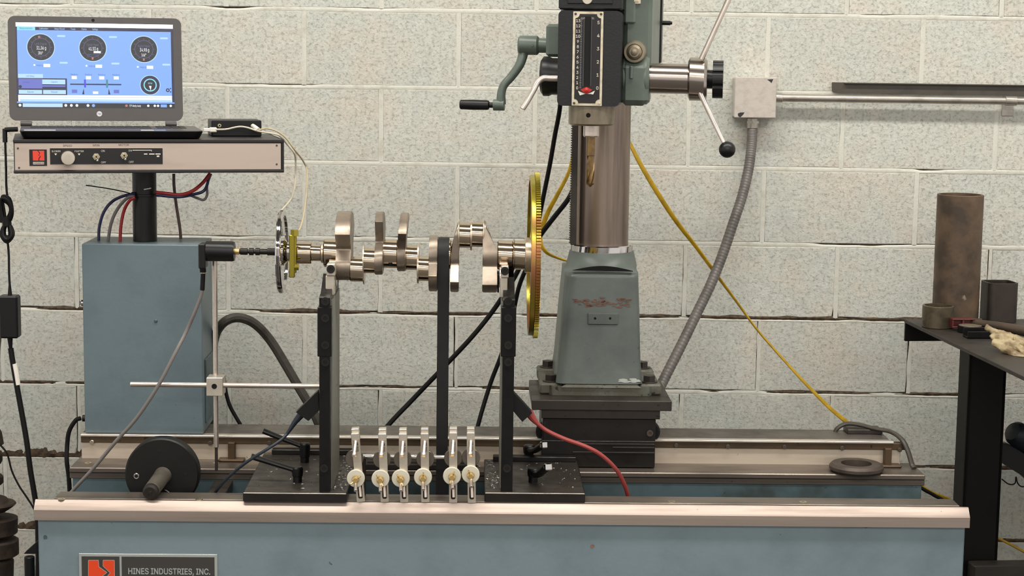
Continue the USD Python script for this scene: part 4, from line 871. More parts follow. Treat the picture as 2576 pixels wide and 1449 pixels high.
# ------------------------------------------------------------------ pedestals
def pedestal(label, uL, uR, vt, ub0, ub1, hubs, right):
    zb = ZT + 0.0004; th = 0.019
    y0 = M.Z((ub0 + ub1) / 2, 1241, zb + th)[1]
    y1 = M.Z((ub0 + ub1) / 2, 1131, zb + th)[1]
    y1 = (yrk - 0.056) if right else (ys - 0.009)
    x0, x1 = M.P(ub0, 1252, y0)[0], M.P(ub1, 1252, y0)[0]
    px0, px1 = M.P(uL, 1000, y0 + 0.02)[0], M.P(uR, 1000, y0 + 0.02)[0]
    t = Thing('pedestal', label, 'bearing pedestal', ((x0 + x1) / 2, (y0 + y1) / 2, zb), M, 'bearing pedestals')
    t.part('base_plate', bx((x0, y0, zb), (x1, y1, zb + th), 0.0015), 'oily_black', label='oily black steel base plate')
    t.part('plate_surface', bx((x0 + 0.002, y0 + 0.002, zb + th - 0.001), (x1 - 0.002, y1 - 0.002, zb + th + 0.0003), 0.0002), 'plate_top', label='brownish worn upper face')
    t.part('worn_edge', bx((x0 + 0.001, y0 - 0.0003, zb + th - 0.0022), (x1 - 0.001, y0 + 0.002, zb + th + 0.0005), 0.0006), 'worn_edge')
    t.part('rear_bar', bx((x0 + 0.02, y1 - 0.024, zb + th), (x1 - 0.004, y1, zb + th + 0.012), 0.0015), 'oily_black')
    yf = y0 + 0.012; ztop = M.P((uL + uR) / 2, vt, yf)[2]
    yb_ = yf + 0.235
    # upright: thick plate with its top edge dished for the shaft
    pr = Polygon([(yf, zb + th), (yb_, zb + th), (yb_, ztop + 0.0), (YA + 0.075, ztop + 0.05), (YA + 0.05, ztop + 0.06), (YA + 0.03, ZA - 0.05), (YA - 0.03, ZA - 0.05), (YA - 0.05, ztop + 0.035), (yf + 0.035, ztop + 0.002), (yf + 0.003, ztop), (yf, ztop - 0.003)])
    hole = Point(yst - 0.018, zh_).buffer(0.0064, quad_segs=8)
    if not right: pr = pr.difference(hole)
    t.part('upright', cat(ext(pr, (px0 + 0.0008, 0, 0), Y_, Z_, px1 - px0 - 0.0016)), 'black_steel', label='tall black upright plate')
    t.part('side_plate', ext(sbox(yf + 0.03, zb + th, yb_ - 0.004, ztop - 0.012).difference(hole if not right else Point(9, 9).buffer(0.1)), (px1 - 0.0009, 0, 0), Y_, Z_, 0.0024) if not right else ext(sbox(yf + 0.03, zb + th, yb_ - 0.004, ztop - 0.012), (px0 - 0.0015, 0, 0), Y_, Z_, 0.0024), 'side_grey', label='grey side face')
    for v0, v1 in ((773, 897),): 
        a, b_ = M.P(uL - 1, v0, yf)[2], M.P(uL - 1, v1, yf)[2]
        t.part('clamp_strap', bx((px0 - 0.003, yf - 0.0006, b_), (px1 + 0.0022, yf + 0.028, a), 0.001), 'black_steel')
    um = (uL + uR) / 2
    for v in (758, 800, 868, 911, 1178):
        q = M.P(um + 1 - (v > 1100) * 3, v, yf); t.part('cap_screw', socket_screw((q[0], yf - 0.0004 - 0.0004 * (v in (800, 868)), q[2]), -Y_, 0.0088, 0.0025), 'oily_black')
    # grey carrier standing on the upright, with the roller's screw
    uc0, uc1 = (819, 841) if not right else (1258, 1277)
    yk_ = yf + 0.05
    cx0, cx1 = M.P(uc0, 700, yk_)[0], M.P(uc1, 700, yk_)[0]
    t.part('roller_carrier', bx((cx0, yk_, ztop - 0.004), (cx1, yk_ + 0.03, M.P(830, 694, yk_)[2]), 0.0012), 'aluminium', label='light metal roller carrier')
    zr0, zr1 = M.P(830, 694, yk_)[2], M.P(830, 664, yk_)[2]
    t.part('roller_block', bx((cx0 + 0.002, yk_ - 0.002, zr0), (cx1 + 0.002, yk_ + 0.03, zr1), 0.0015), 'aluminium')
    q = (cx0 + cx1) / 2 + 0.002
    t.part('roller_screw', socket_screw((q, yk_ - 0.002, (zr0 + zr1) / 2 + 0.002), -Y_, 0.0088, 0.003), 'oily_black')
    xa = (cx0 + cx1) / 2
    for s in (-1, 1):
        rz = ZA - 0.0445; ry = YA + s * 0.031
        t.part('roller', cyl((xa - 0.009, ry, rz), (xa + 0.009, ry, rz), 0.0225, 32), 'satin_steel')
        t.part('roller_arm', bx((xa - 0.013, ry - 0.008, ztop + 0.0), (xa - 0.0095, ry + 0.008, rz + 0.006), 0.001), 'black_steel')
    # clamping levers
    for (uh, vh0, vh1, uh1, lev, rr) in hubs:
        q1 = M.Z((uh + uh1) / 2, vh1, zb + th); hy = q1[1] + 0.012
        top = M.P((uh + uh1) / 2, vh0 + 6, hy)[2]
        rh = M.px((uh + uh1) / 2, vh1, hy, (uh1 - uh) / 2)
        hb = t.part('clamp_lever', lathe([(rh * 0.8, 0), (rh * 0.8, 0.012), (rh * 0.92, 0.013), (rh, top - zb - th - 0.012), (rh, top - zb - th - 0.003), (rh * 0.8, top - zb - th)], (q1[0], hy, zb + th), Z_, 20), 'black_plastic', label='black clamping lever on its hub')
        if not right:
            end = M.P(lev[0], lev[1], hy + rr)
            t.part('lever_handle', tube([(q1[0], hy, top - 0.008), (q1[0] * 0.8 + end[0] * 0.2, hy + rr * 0.2, top - 0.003), end], 0.008, 12, 6, flat=0.75, rads=[0.009, 0.007, 0.0085]), 'black_plastic', parent=hb)
        else:
            end = M.P(lev[0] - 8, lev[1], hy - rr)
            t.part('lever_handle', tube([(q1[0], hy, top - 0.01), (q1[0] * 0.6 + end[0] * 0.4, hy - rr * 0.4, top - 0.004), end], 0.008, 12, 6, flat=0.8, rads=[0.009, 0.0085, 0.009]), 'black_plastic', parent=hb)
            d = A(end) - A((q1[0], hy, top)); d /= np.linalg.norm(d)
            t.part('lever_end', obx(A(end) + d * 0.006, d, np.cross(Z_, d) / np.linalg.norm(np.cross(Z_, d)), np.cross(d, np.cross(Z_, d) / np.linalg.norm(np.cross(Z_, d))), (0.015, 0.015, 0.015), 0.002), 'chrome', parent=hb)
    return t, (x0, x1, y0, y1, zb + th, px0, px1, yf, yb_)
pedL, boxL = pedestal('left bearing pedestal, its black levers pointing left, under the snout end', 803, 832, 746, 611, 872, ((752, 1108, 1166, 779, (662, 1084), 0.0), (733, 1168, 1216, 761, (632, 1148), 0.0)), False)
pedR, boxR = pedestal('right bearing pedestal next to the ring gear, levers with bright square ends', 1262, 1293, 752, 1219, 1472, ((1316, 1113, 1157, 1345, (1374, 1119), 0.1), (1327, 1172, 1216, 1356, (1385, 1175), 0.1)), True)

# metal chips lying on the base plates and rails
def chips(name, label, boxes, n, zz, seed):
    r = np.random.default_rng(seed); ms = []
    for k in range(n):
        b_ = boxes[r.integers(len(boxes))]
        o = A([r.uniform(b_[0], b_[1]), r.uniform(b_[2], b_[3]), zz]); L_ = r.uniform(0.0015, 0.005); a = r.uniform(0, 6.28); h = r.uniform(0.0006, 0.0028)
        d = A([math.cos(a), math.sin(a), 0]); e = A([-d[1], d[0], 0]) * r.uniform(0.0005, 0.0016)
        ms.append(hull([o - d * L_, o + d * L_, o + e, o - e, o + d * L_ * 0.4 + A([0, 0, h]), o - d * L_ * 0.5 + A([0, 0, h * 0.6])]))
    t = Thing(name, label, 'metal chips', ((boxes[0][0] + boxes[0][1]) / 2, (boxes[0][2] + boxes[0][3]) / 2, zz), M, kind='stuff')
    t.part('chips', ms, 'chips', smooth=False)
chips('metal_chips', 'fine metal chips scattered on the left pedestal base plate', [(boxL[6] + 0.004, boxL[1] - 0.004, boxL[2] + 0.03, boxL[3] - 0.01)] * 4 + [(boxL[0] + 0.02, boxL[5] - 0.005, boxL[2] + 0.02, boxL[3] - 0.05)], 170, boxL[4] + 0.0004, 3)
chips('metal_chips', 'fine metal chips scattered on the right pedestal base plate', [(boxR[0] + 0.004, boxR[5] - 0.004, boxR[2] + 0.04, boxR[3] - 0.01)] * 3 + [(boxR[6] + 0.02, boxR[1] - 0.01, boxR[2] + 0.04, boxR[3] - 0.02)], 150, boxR[4] + 0.0004, 4)

chips('metal_chips', 'metal chips and dirt heaped on the rear rail behind the bob weights', [(boxL[1] + 0.01, boxR[0] - 0.01, yrf + 0.005, yrk - 0.005)], 260, ZT + 0.0004, 5)
# ------------------------------------------------------------------ vibration pickups with their cables
def pickup(label, quad, y, thick):
    c = np.mean(quad, 0); q = M.P(c[0], c[1], y)
    t = Thing('vibration_pickup', label, 'sensor', q, M)
    P4 = [M.P(u, v, y) for u, v in quad]
    sh_ = Polygon([(p[0], p[2]) for p in P4]).buffer(-0.0012).buffer(0.0012)
    t.part('body', ext(sh_, (0, y, 0), X_, Z_, thick), 'black_plastic')
    return t
yl_ = boxL[7] + 0.06; yr_ = boxR[7] + 0.06
t = pickup('black box pickup with a blue lead, left of the left pedestal', ((802, 978), (748, 1030), (779, 1052), (806, 1026)), yl_, 0.03)
t.part('lead_boot', tube([M.P(760, 1040, yl_ - 0.01), M.P(742, 1062, yl_ - 0.01), M.P(722, 1092, yl_ - 0.01)], 0.005, 10, rads=[0.0085, 0.006, 0.0034]), 'teal_cable')
cable('pickup_cable', 'dark blue-green cable trailing from the left pickup down into the bed', 'cable', [(722, 1092, yl_ - 0.01), (705, 1108, yl_ - 0.02), (672, 1130, yl_ - 0.03), (630, 1156, yl_ - 0.03), (595, 1182, yl_ - 0.02), (560, 1215, yl_), (535, 1250, yl_ + 0.02), (520, 1300, yl_ + 0.03)], 0.0034, 'teal_cable')
t = pickup('black box pickup with a red lead, right of the right pedestal', ((1288, 978), (1338, 1032), (1313, 1054), (1284, 1020)), yr_, 0.03)
t.part('lead_boot', tube([M.P(1330, 1036, yr_ - 0.01), M.P(1340, 1052, yr_ - 0.01), M.P(1352, 1066, yr_ - 0.01)], 0.005, 10, rads=[0.01, 0.0075, 0.0045]), 'red_cable')
cable('pickup_cable', 'salmon-red cable curving from the right pickup across the drill saddle into the bed', 'cable', [(1350, 1064, yr_ - 0.01), (1375, 1083, yr_ - 0.01), (1420, 1104, yr_ - 0.02), (1470, 1122, yr_ - 0.03), (1510, 1143, yr_ - 0.03), (1545, 1175, yr_ - 0.02), (1566, 1208, yr_), (1580, 1250, yr_ + 0.02), (1584, 1300, yr_ + 0.03)], 0.0046, 'red_cable')

# ------------------------------------------------------------------ six bob weights standing on the front rail
ORD = ['leftmost bob weight, standing next to the left pedestal', 'second bob weight from the left', 'third bob weight from the left', 'fourth bob weight from the left, left of the drive belt', 'fifth bob weight from the left, right of the drive belt', 'rightmost bob weight, next to the right pedestal']
spec = [(908, 892, 1274, 1081, 895, 1204, 892, 1153, 40), (968, 961, 1275, 1082, 957, 1205, 961, 1155, -60), (1017, 1013, 1275, 1082, 1008, 1204, 1013, 1155, -62), (1070, 1068, 1273, 1081, 1064, 1201, 1070, 1154, 85), (1140, 1140, 1268, 1079, 1137, 1198, 1140, 1152, 70), (1187, 1184, 1268, 1079, 1184, 1194, 1185, 1150, 110)]
ybw = YF + 0.014
for lab, (ub, ut, vb, vt, ud, vd, ur, vr, wing) in zip(ORD, spec):
    q0 = M.P(ub, vb, ybw); q1 = M.P(ut, vt, ybw); z0 = max(ZT, q0[2]); z0 = ZT
    t = Thing('bob_weight', lab + ', white disc in front', 'bob weight', (q0[0], ybw, z0), M, 'bob weights on the front rail')
    hw = M.px(1000, 1180, ybw, 10.2); TT = 0.011
    d = A([q1[0] - q0[0], 0, q1[2] - z0]); Lb = np.linalg.norm(d); d /= Lb; e = np.cross(Y_, d); e /= np.linalg.norm(e)
    if e[0] < 0: e = -e
    def L(a, b_): return A([q0[0], ybw, z0]) + e * a + d * b_
    slot = lambda b0, b1: rrect(-hw * 0.55, b0, hw * 0.55, b1, hw * 0.4)
    prof = rrect(-hw, 0, hw, Lb * 0.86, 0.0015).difference(slot(Lb * 0.045, Lb * 0.24)).difference(slot(Lb * 0.69, Lb * 0.835))
    t.part('bar', ext(prof, L(0, 0) + A([0, TT, 0]), e, d, TT) if np.cross(e, d)[1] < 0 else ext(prof, L(0, 0), e, d, TT), 'aluminium')
    t.part('slot_back', obx(L(0, Lb * 0.14) + A([0, TT + 0.002, 0]), e, Y_, d, (hw * 1.5, 0.003, Lb * 0.22), 0.0005), 'pit_black')
    t.part('end_block', cat(obx(L(0, Lb * 0.90) + A([0, 0.012, 0]), e, Y_, d, (hw * 2, 0.026, Lb * 0.10), 0.001), obx(L(0, Lb * 0.965) + A([0, 0.02, 0]), e, Y_, d, (hw * 1.9, 0.022, Lb * 0.07), 0.001)), 'aluminium')
    o = M.P(ud, vd, ybw - 0.008); rd = M.px(ud, vd, ybw, 22.5)
    t.part('front_disc', lathe([(rd - 0.001, 0), (rd, 0.001), (rd, 0.007), (rd - 0.001, 0.008)], (o[0], ybw, o[2]), -Y_, 40), 'nylon_white', label='white front disc')
    sx = (o[0] * 0.4 + M.P(ud, 1200, ybw)[0] * 0.6)
    t.part('stud', cyl((o[0], ybw - 0.007, o[2]), (o[0] + 0.002, ybw - 0.042, o[2] - 0.018), 0.0038, 14), 'satin_steel')
    nut = o + A([0, -0.014, 0])
    w = math.radians(wing); wd = A([math.cos(w), -0.35, math.sin(w)]); wd /= np.linalg.norm(wd)
    wings = []
    for s in (-1, 1):
        c = nut + A([wd[0] * s, -0.35 * 1.0 * 0.5, wd[2] * s]) * 0.0095
        ey = A([wd[0] * s, -0.45, wd[2] * s]); ey /= np.linalg.norm(ey); ezz = np.cross(ey, A([-wd[2], 0, wd[0]])); ezz /= np.linalg.norm(ezz)
        ex_ = np.cross(ey, ezz)
        wings.append(obx(c, ex_, ey, ezz, (0.003, 0.011, 0.007), 0.0012))
    t.part('wing_nut', cat(lathe([(0.0085, 0), (0.0065, 0.009), (0.005, 0.010)], o + A([0, -0.0, 0]) + A([0, -0.0075 + 0.0, 0]), -Y_, 18), *wings), 'brass', label='brass wing nut')
    o2 = M.P(ur, vr, ybw + 0.022)
    t.part('rear_disc', annulus((o2[0], ybw + 0.018, o2[2]), (o2[0], ybw + 0.026, o2[2]), 0.003, M.px(ur, vr, ybw, 23), 36), 'disc_grey', label='grey metal rear disc')
    t.part('rear_bar', obx(L(0, Lb * 0.5) + A([0, TT + 0.004, 0]), e, Y_, d, (hw * 1.5, 0.009, Lb * 0.5), 0.001), 'aluminium')
    c = L(0, Lb * 0.845) + A([0, -0.002, 0])
    t.part('slot_pin', cat(cyl(c, c + A([-0.001, -0.022, -0.024]), 0.0040, 16), cyl(c + A([-0.001, -0.0195, -0.0215]), c + A([-0.001, -0.0245, -0.0265]), 0.0054, 16)), 'satin_steel')
    t.part('slot_pin', cat(cyl(L(0, Lb * 0.235) + A([0, 0.002, 0]), L(0.001, Lb * 0.075) + A([0, -0.004, 0]), 0.0033, 16)), 'satin_steel')
cr = Thing('support_rod', 'chromed round rod behind the bob weights', 'rod', (M.P(1035, 1152, -0.98)[0], -0.98, M.P(1035, 1152, -0.98)[2]), M)
a, b_ = M.P(905, 1148, -0.985), M.P(1195, 1150, -0.985)
cr.part('rod', cyl((a[0], -0.985, a[2]), (b_[0], -0.985, a[2]), 0.005, 16), 'chrome')
for u in (915, 1192):
    q = M.P(u, 1150, -0.985); cr.part('rod_post', bx((q[0] - 0.004, -0.982, ZT), (q[0] + 0.004, -0.972, a[2] + 0.004), 0.001), 'dark_plate')
# steel blocks lying between the pedestals
bb = Thing('slide_clamp', 'low dark slotted steel block between the two pedestals', 'block', (M.P(1040, 1170, -0.80)[0], -0.72, ZT), M)
a, b_ = M.P(912, 1170, -0.76), M.P(1200, 1170, -0.76)
bb.part('block', cat(bx((a[0], -0.745, ZT), (b_[0], -0.68, ZT + 0.014), 0.002)), 'dark_plate')
for u in (940, 985, 1040, 1105, 1160):
    q = M.P(u, 1160, -0.72); bb.part('slot', bx((q[0] - 0.014, -0.735, ZT + 0.0138), (q[0] + 0.014, -0.722, ZT + 0.0146), 0.0003), 'pit_black')

# ------------------------------------------------------------------ handwheel and iron ring
yhw = -0.935
c = M.P(407, 1194, yhw); rw = M.px(407, 1194, yhw, 93)
hw_ = Thing('handwheel', 'black disc handwheel with a stubby cranked handle', 'handwheel', (c[0], yhw, c[2]), M)
hw_.part('disc', lathe([(rw - 0.003, 0), (rw, 0.003), (rw, 0.03), (rw - 0.003, 0.033)], (c[0], yhw + 0.033, c[2]), -Y_, 64), 'handwheel_black')
for u, v, r, m in ((400, 1136, 0.004, 'pit_black'), (343, 1198, 0.0065, 'chrome'), (467, 1194, 0.0045, 'pit_black')):
    q = M.P(u, v, yhw); hw_.part('hole', annulus((q[0], yhw + 0.001, q[2]), (q[0], yhw - 0.0008, q[2]), r * 0.55, r, 18) if m == 'chrome' else cyl((q[0], yhw + 0.002, q[2]), (q[0], yhw - 0.0004, q[2]), r, 16), m)
    if m == 'chrome': hw_.part('hole', cyl((q[0], yhw + 0.001, q[2]), (q[0], yhw - 0.0003, q[2]), r * 0.56, 16), 'pit_black')
p0 = M.P(410, 1195, yhw); p1 = M.P(378, 1238, yhw - 0.105)
dd = A(p1) - A(p0); dd /= np.linalg.norm(dd)
hw_.part('handle', cat(lathe([(0.0185, 0), (0.0175, 0.02), (0.0165, np.linalg.norm(A(p1) - A(p0)) - 0.012), (0.0135, np.linalg.norm(A(p1) - A(p0)) - 0.01)], p0, dd, 28)), 'handle_steel')
hw_.part('handle_end', cat(lathe([(0.0155, 0), (0.0165, 0.002), (0.0165, 0.012), (0.012, 0.015)], A(p1) - dd * 0.012, dd, 28), lathe([(0.004, 0), (0.0035, 0.002)], A(p1) + dd * 0.0028, dd, 12)), 'dark_plate')
hw_.part('axle', cyl((c[0], yhw + 0.03, c[2]), (c[0], yrf + 0.01, c[2]), 0.02, 24), 'handle_steel')
hw_.part('guard_edge', tube([M.P(u, v, yhw - 0.012) for u, v in ((398, 1236), (412, 1232), (424, 1238), (432, 1246))], 0.0016, 8), 'chrome')
ir = M.Z(2147, 1178, ZT); ro2 = M.px(2147, 1175, ir[1], 67)
ir[1] = ys - ro2 - 0.007
ring = Thing('iron_ring', 'thick dark iron ring lying flat on the rear rail', 'ring', (ir[0], ir[1], ZT), M)
ring.part('ring', annulus((ir[0], ir[1] + 0.005, ZT + 0.0004), (ir[0], ir[1] + 0.005, ZT + 0.019), ro2 * 0.57, ro2, 56, 0.006), 'iron_ring')
cable('armoured_cable', 'grey cable arching over the right end of the drill slide', 'cable', [(2098, 1092, yback - 0.02), (2108, 1076, yback - 0.02), (2130, 1066, yback - 0.02), (2160, 1068, yback - 0.03), (2200, 1078, yback - 0.05), (2240, 1086, yback - 0.07), (2268, 1105, ys - 0.0), (2284, 1135, ys - 0.02), (2294, 1168, ys - 0.03), (2300, 1178, ys - 0.04)], 0.0062, 'strip_dark', flat=0.8)

# ------------------------------------------------------------------ drill press on its saddle
ysd = yrk - 0.045
zsd0 = ZT + 0.002
pf = ysd - 0.012
zp1 = M.P(1512, 1008, pf)[2]; zp0 = M.P(1512, 1033, pf)[2]
px0_, px1_ = M.P(1338, 1020, pf)[0], M.P(1690, 1020, pf)[0]
pbk = M.Z(1490, 957, zp1)[1]
sad = Thing('drill_saddle', 'dark greasy saddle and square table plate that carry the drill along the slide', 'drill saddle', ((px0_ + px1_) / 2, (pf + pbk) / 2, zsd0), M)
sad.part('table_plate', bx((px0_, pf, zp0), (px1_, pbk, zp1), 0.0015), 'dark_plate', label='thick square table plate')
u0, u1 = M.P(1362, 1045, ysd)[0], M.P(1660, 1045, ysd)[0]; zz = M.P(1512, 1053, ysd)[2]
sad.part('upper_plate', bx((u0, ysd - 0.004, zz), (u1, pbk - 0.01, zp0), 0.001), 'dark_plate')
u0, u1 = M.P(1365, 1100, ysd)[0], M.P(1649, 1100, ysd)[0]; zm = max(M.P(1512, 1110, ysd)[2], zs3 + 0.0012)
sad.part('body', cat(bx((u0, ysd, zm), (u1, pbk - 0.015, zz), 0.002), bx((u0 - 0.002, ysd - 0.006, zsd0), (u1 - 0.001, ys - 0.0095, zm + 0.002), 0.001)), 'oily_black')
for v in (1117, 1125, 1138):
    zq_ = M.P(1512, v, ysd - 0.006)[2]; sad.part('wiper_strip', bx((M.P(1440 if v != 1125 else 1540, v, ysd)[0], ysd - 0.008, zq_ - 0.0016), (u1 - 0.002, ysd - 0.005, zq_ + 0.0016), 0.0005), 'dark_plate')
q = M.P(1643, 1088, ysd); 
for uu in (1632, 1376):
    qq = M.P(uu, 1085, ysd + 0.05); sad.part('side_wheel', lathe([(0.022, 0), (0.026, 0.003), (0.026, 0.015), (0.022, 0.018)], (qq[0], ysd + 0.06, qq[2]), -Y_, 32), 'black_plastic')
q = M.P(1635, 1090, ysd - 0.006); sad.part('cap_screw', socket_screw((q[0], ysd - 0.004, q[2]), -Y_, 0.0075, 0.003), 'iron_ring')
sad.part('gib_block', bx((u0, ys + 0.0, zs3 + 0.001), (u1, pbk - 0.015, zm + 0.02), 0.001), 'oily_black')

# base casting: flange with cut corners, tapering pillar with flat face
fy = M.Z(1505, 997, zp1 + 0.0)[1]
fx0, fx1 = M.P(1356, 960, fy + 0.02)[0], M.P(1664, 960, fy + 0.02)[0]
fz = M.P(1505, 969, fy)[2]
gz = fz - 0.004
cyx = (M.P(1431, 700, fy + 0.05)[0] + M.P(1610, 700, fy + 0.05)[0]) / 2
fd = fx1 - fx0
colx = M.P(1516, 500, fy + fd / 2)[0]; coly = fy + fd / 2
dp = Thing('drill_press', 'grey-green pillar drill press with a dark front cover, feed levers and a steel column', 'drill press', (colx, coly, zp1), M)
fl_ = rrect(fx0, fy, fx1, fy + fd, 0.02)
c1_ = 0.055
foot = Polygon([(fx0 + 0.004, fy + 0.05), (fx0 + 0.03, fy + 0.004), (fx1 - 0.03, fy + 0.004), (fx1 - 0.002, fy + 0.05), (fx1 - 0.002, fy + fd - 0.05), (fx1 - 0.03, fy + fd), (fx0 + 0.03, fy + fd), (fx0 + 0.004, fy + fd - 0.05)])
dp.part('base_flange', cat(ext(foot, (0, 0, zp1 + 0.0004), X_, Y_, gz - zp1 - 0.0004), hull([(x, y, z) for z, k in ((gz - 0.002, 0.0), (gz + 0.006, 0.012)) for x in (M.P(1412, 960, fy)[0] + k, M.P(1614, 960, fy)[0] - k) for y in (fy + k * 0.6, fy + fd - k)])), 'grimy_casting', label='grimy base flange')
for s in (-1, 1):
    for yy_ in (fy + 0.045, fy + fd - 0.05):
        x_ = (fx0 + 0.028) if s < 0 else (fx1 - 0.026)
        dp.part('bolt_boss', bx((x_ - 0.026, yy_ - 0.03, zp1 + 0.0004), (x_ + 0.026, yy_ + 0.03, gz + 0.004), 0.004), 'grimy_casting')
        bl_ = dp.part('base_bolt', cat(cyl((x_, yy_, gz + 0.003), (x_, yy_, gz + 0.007), 0.019, 20), hex_head((x_, yy_, gz + 0.006), Z_, 0.0145, 0.014)), 'dark_plate')
# pillar casting in horizontal sections
def sect(uL, uR, v, y_, dep, r):
    a, b_ = M.P(uL, v, y_), M.P(uR, v, y_)
    return rrect(a[0], y_, b_[0], y_ + dep, r), M.P((uL + uR) / 2, v, y_)[2]
secs = [sect(1399, 1617, 966, fy + 0.004, fd - 0.02, 0.012), sect(1404, 1614, 915, fy + 0.012, fd - 0.034, 0.018), sect(1413, 1611, 800, fy + 0.022, fd - 0.055, 0.02), sect(1422, 1608, 700, fy + 0.030, fd - 0.075, 0.022)]
def loft(secs, n=64):
    V = []
    for P_, z in secs:
        e_ = P_.exterior; cx_, cy_ = P_.centroid.x, P_.centroid.y
        for k in range(n):
            t = 2 * PI * k / n
            from_ = [(cx_, cy_), (cx_ + math.cos(t), cy_ + math.sin(t))]
            d_ = e_.intersection(__import__('shapely').geometry.LineString(from_))
            V.append((d_.x, d_.y, z) if d_.geom_type == 'Point' else (*list(d_.geoms)[0].coords[0], z))
    F_ = []
    for i in range(len(secs) - 1):
        for k in range(n):
            l = (k + 1) % n
            F_ += [[i * n + k, i * n + l, (i + 1) * n + l], [i * n + k, (i + 1) * n + l, (i + 1) * n + k]]
    b0, t0_ = len(V), len(V) + 1
    V += [(secs[0][0].centroid.x, secs[0][0].centroid.y, secs[0][1]), (secs[-1][0].centroid.x, secs[-1][0].centroid.y, secs[-1][1])]
    o_ = (len(secs) - 1) * n
    for k in range(n):
        l = (k + 1) % n; F_ += [[b0, l, k], [t0_, o_ + k, o_ + l]]
    return trimesh.Trimesh(np.array(V), np.array(F_), process=False)
cr_ = M.px(1516, 500, coly, 66.5)
zr1_, zr0_ = M.P(1512, 620, coly - cr_)[2], M.P(1512, 641, coly - cr_)[2]
ringr = M.px(1512, 630, coly - cr_, 79.5)
top_sec = [(Point(colx, coly).buffer(ringr + 0.002, quad_segs=16), zr0_ + 0.004)]
zs_, sh_sec = M.P(1512, 684, fy + 0.032)[2], None
secs.append((affinity.scale(secs[-1][0], 0.995, 0.99), zs_ - 0.002))
secs.append((unary_union([Point(colx, coly).buffer(ringr + 0.010, quad_segs=16)]).intersection(secs[3][0].buffer(0.004)), zs_ + 0.004))
secs.append(top_sec[0])
dp.part('base_pillar', loft(secs), 'casting_grey', label='tapering grey base casting with scuffed paint', smooth=40)
# the lip over the flat face
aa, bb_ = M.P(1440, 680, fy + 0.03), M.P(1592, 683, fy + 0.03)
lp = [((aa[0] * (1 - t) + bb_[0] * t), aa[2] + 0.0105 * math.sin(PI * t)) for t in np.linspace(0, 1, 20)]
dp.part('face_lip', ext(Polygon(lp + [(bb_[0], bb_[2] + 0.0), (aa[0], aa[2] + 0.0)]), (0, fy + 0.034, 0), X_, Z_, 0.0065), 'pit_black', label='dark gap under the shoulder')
yt_ = fy + 0.0225
a, b_ = M.P(1478, 787, yt_ - 0.006), M.P(1556, 819, yt_ - 0.006)
tab = dp.part('mounting_pad', bx((a[0], yt_ - 0.005, b_[2]), (b_[0], yt_ + 0.02, a[2]), 0.003), 'casting_grey')
for u in (1497, 1535):
    q = M.P(u, 801, yt_ - 0.005); dp.part('pad_hole', cyl((q[0], yt_, q[2]), (q[0], yt_ - 0.0055, q[2]), 0.0032, 14), 'pit_black', parent=tab)
# worn patches of paint: thin flakes
def patch(u0, u1, v0, v1, y0_, y1_, m, seed, n=26):
    r = np.random.default_rng(seed); ms = []
    for k in range(n):
        t = r.uniform(0, 1); u, v = u0 + (u1 - u0) * t, v0 + (v1 - v0) * r.beta(2, 2)
        yy_ = y0_ + (y1_ - y0_) * (v - v0) / max(v1 - v0, 1)
        q_ = M.P(u, v, yy_); s_ = r.uniform(0.002, 0.006)
        pts_ = [(q_[0] + s_ * r.uniform(1, 2.2) * math.cos(t_), q_[2] + s_ * 0.55 * r.uniform(0.5, 1) * math.sin(t_)) for t_ in np.arange(8) * PI / 4]
        ms.append(ext(Polygon(pts_).buffer(0), (0, yy_ + 0.0035, 0), X_, Z_, 0.0045))
    return ms
dp.part('worn_paint', patch(1445, 1588, 746, 776, fy + 0.0245, fy + 0.0245, 'chipped_primer', 5, 40), 'chipped_primer', label='reddish worn band of paint')
dp.part('bare_scuff', patch(1560, 1605, 952, 962, fy + 0.006, fy + 0.005, 'bare_patch', 6, 14), 'bare_patch')
# column, ring, rack
dp.part('column', cyl((colx, coly, zr0_), (colx, coly, 2.05), cr_, 64), 'column_steel', label='round steel column')
dp.part('column_ring', annulus((colx, coly, zr0_), (colx, coly, zr1_), cr_ + 0.0004, ringr, 64, 0.002), 'chrome', label='bright ring at the foot of the column')
rk = A([M.P(1444, 500, coly - 0.03)[0], coly - 0.035, 0])
rack = [bx((rk[0] - 0.007, rk[1] - 0.012, zr1_ + 0.001), (rk[0] + 0.006, rk[1] + 0.012, 2.0), 0.001)]
zt_top = M.P(1440, 280, coly)[2]
for k in range(int((zt_top + 0.1 - zr1_) / 0.0055)):
    z = zr1_ + 0.004 + k * 0.0055
    rack.append(hull([(rk[0] - 0.0065, rk[1] - 0.01, z), (rk[0] - 0.0065, rk[1] + 0.01, z), (rk[0] - 0.0065, rk[1] - 0.01, z + 0.0045), (rk[0] - 0.0065, rk[1] + 0.01, z + 0.0045), (rk[0] - 0.0105, rk[1] - 0.01, z + 0.0022), (rk[0] - 0.0105, rk[1] + 0.01, z + 0.0022)]))
dp.part('rack', rack, 'dark_plate', label='toothed rack strip on the column')
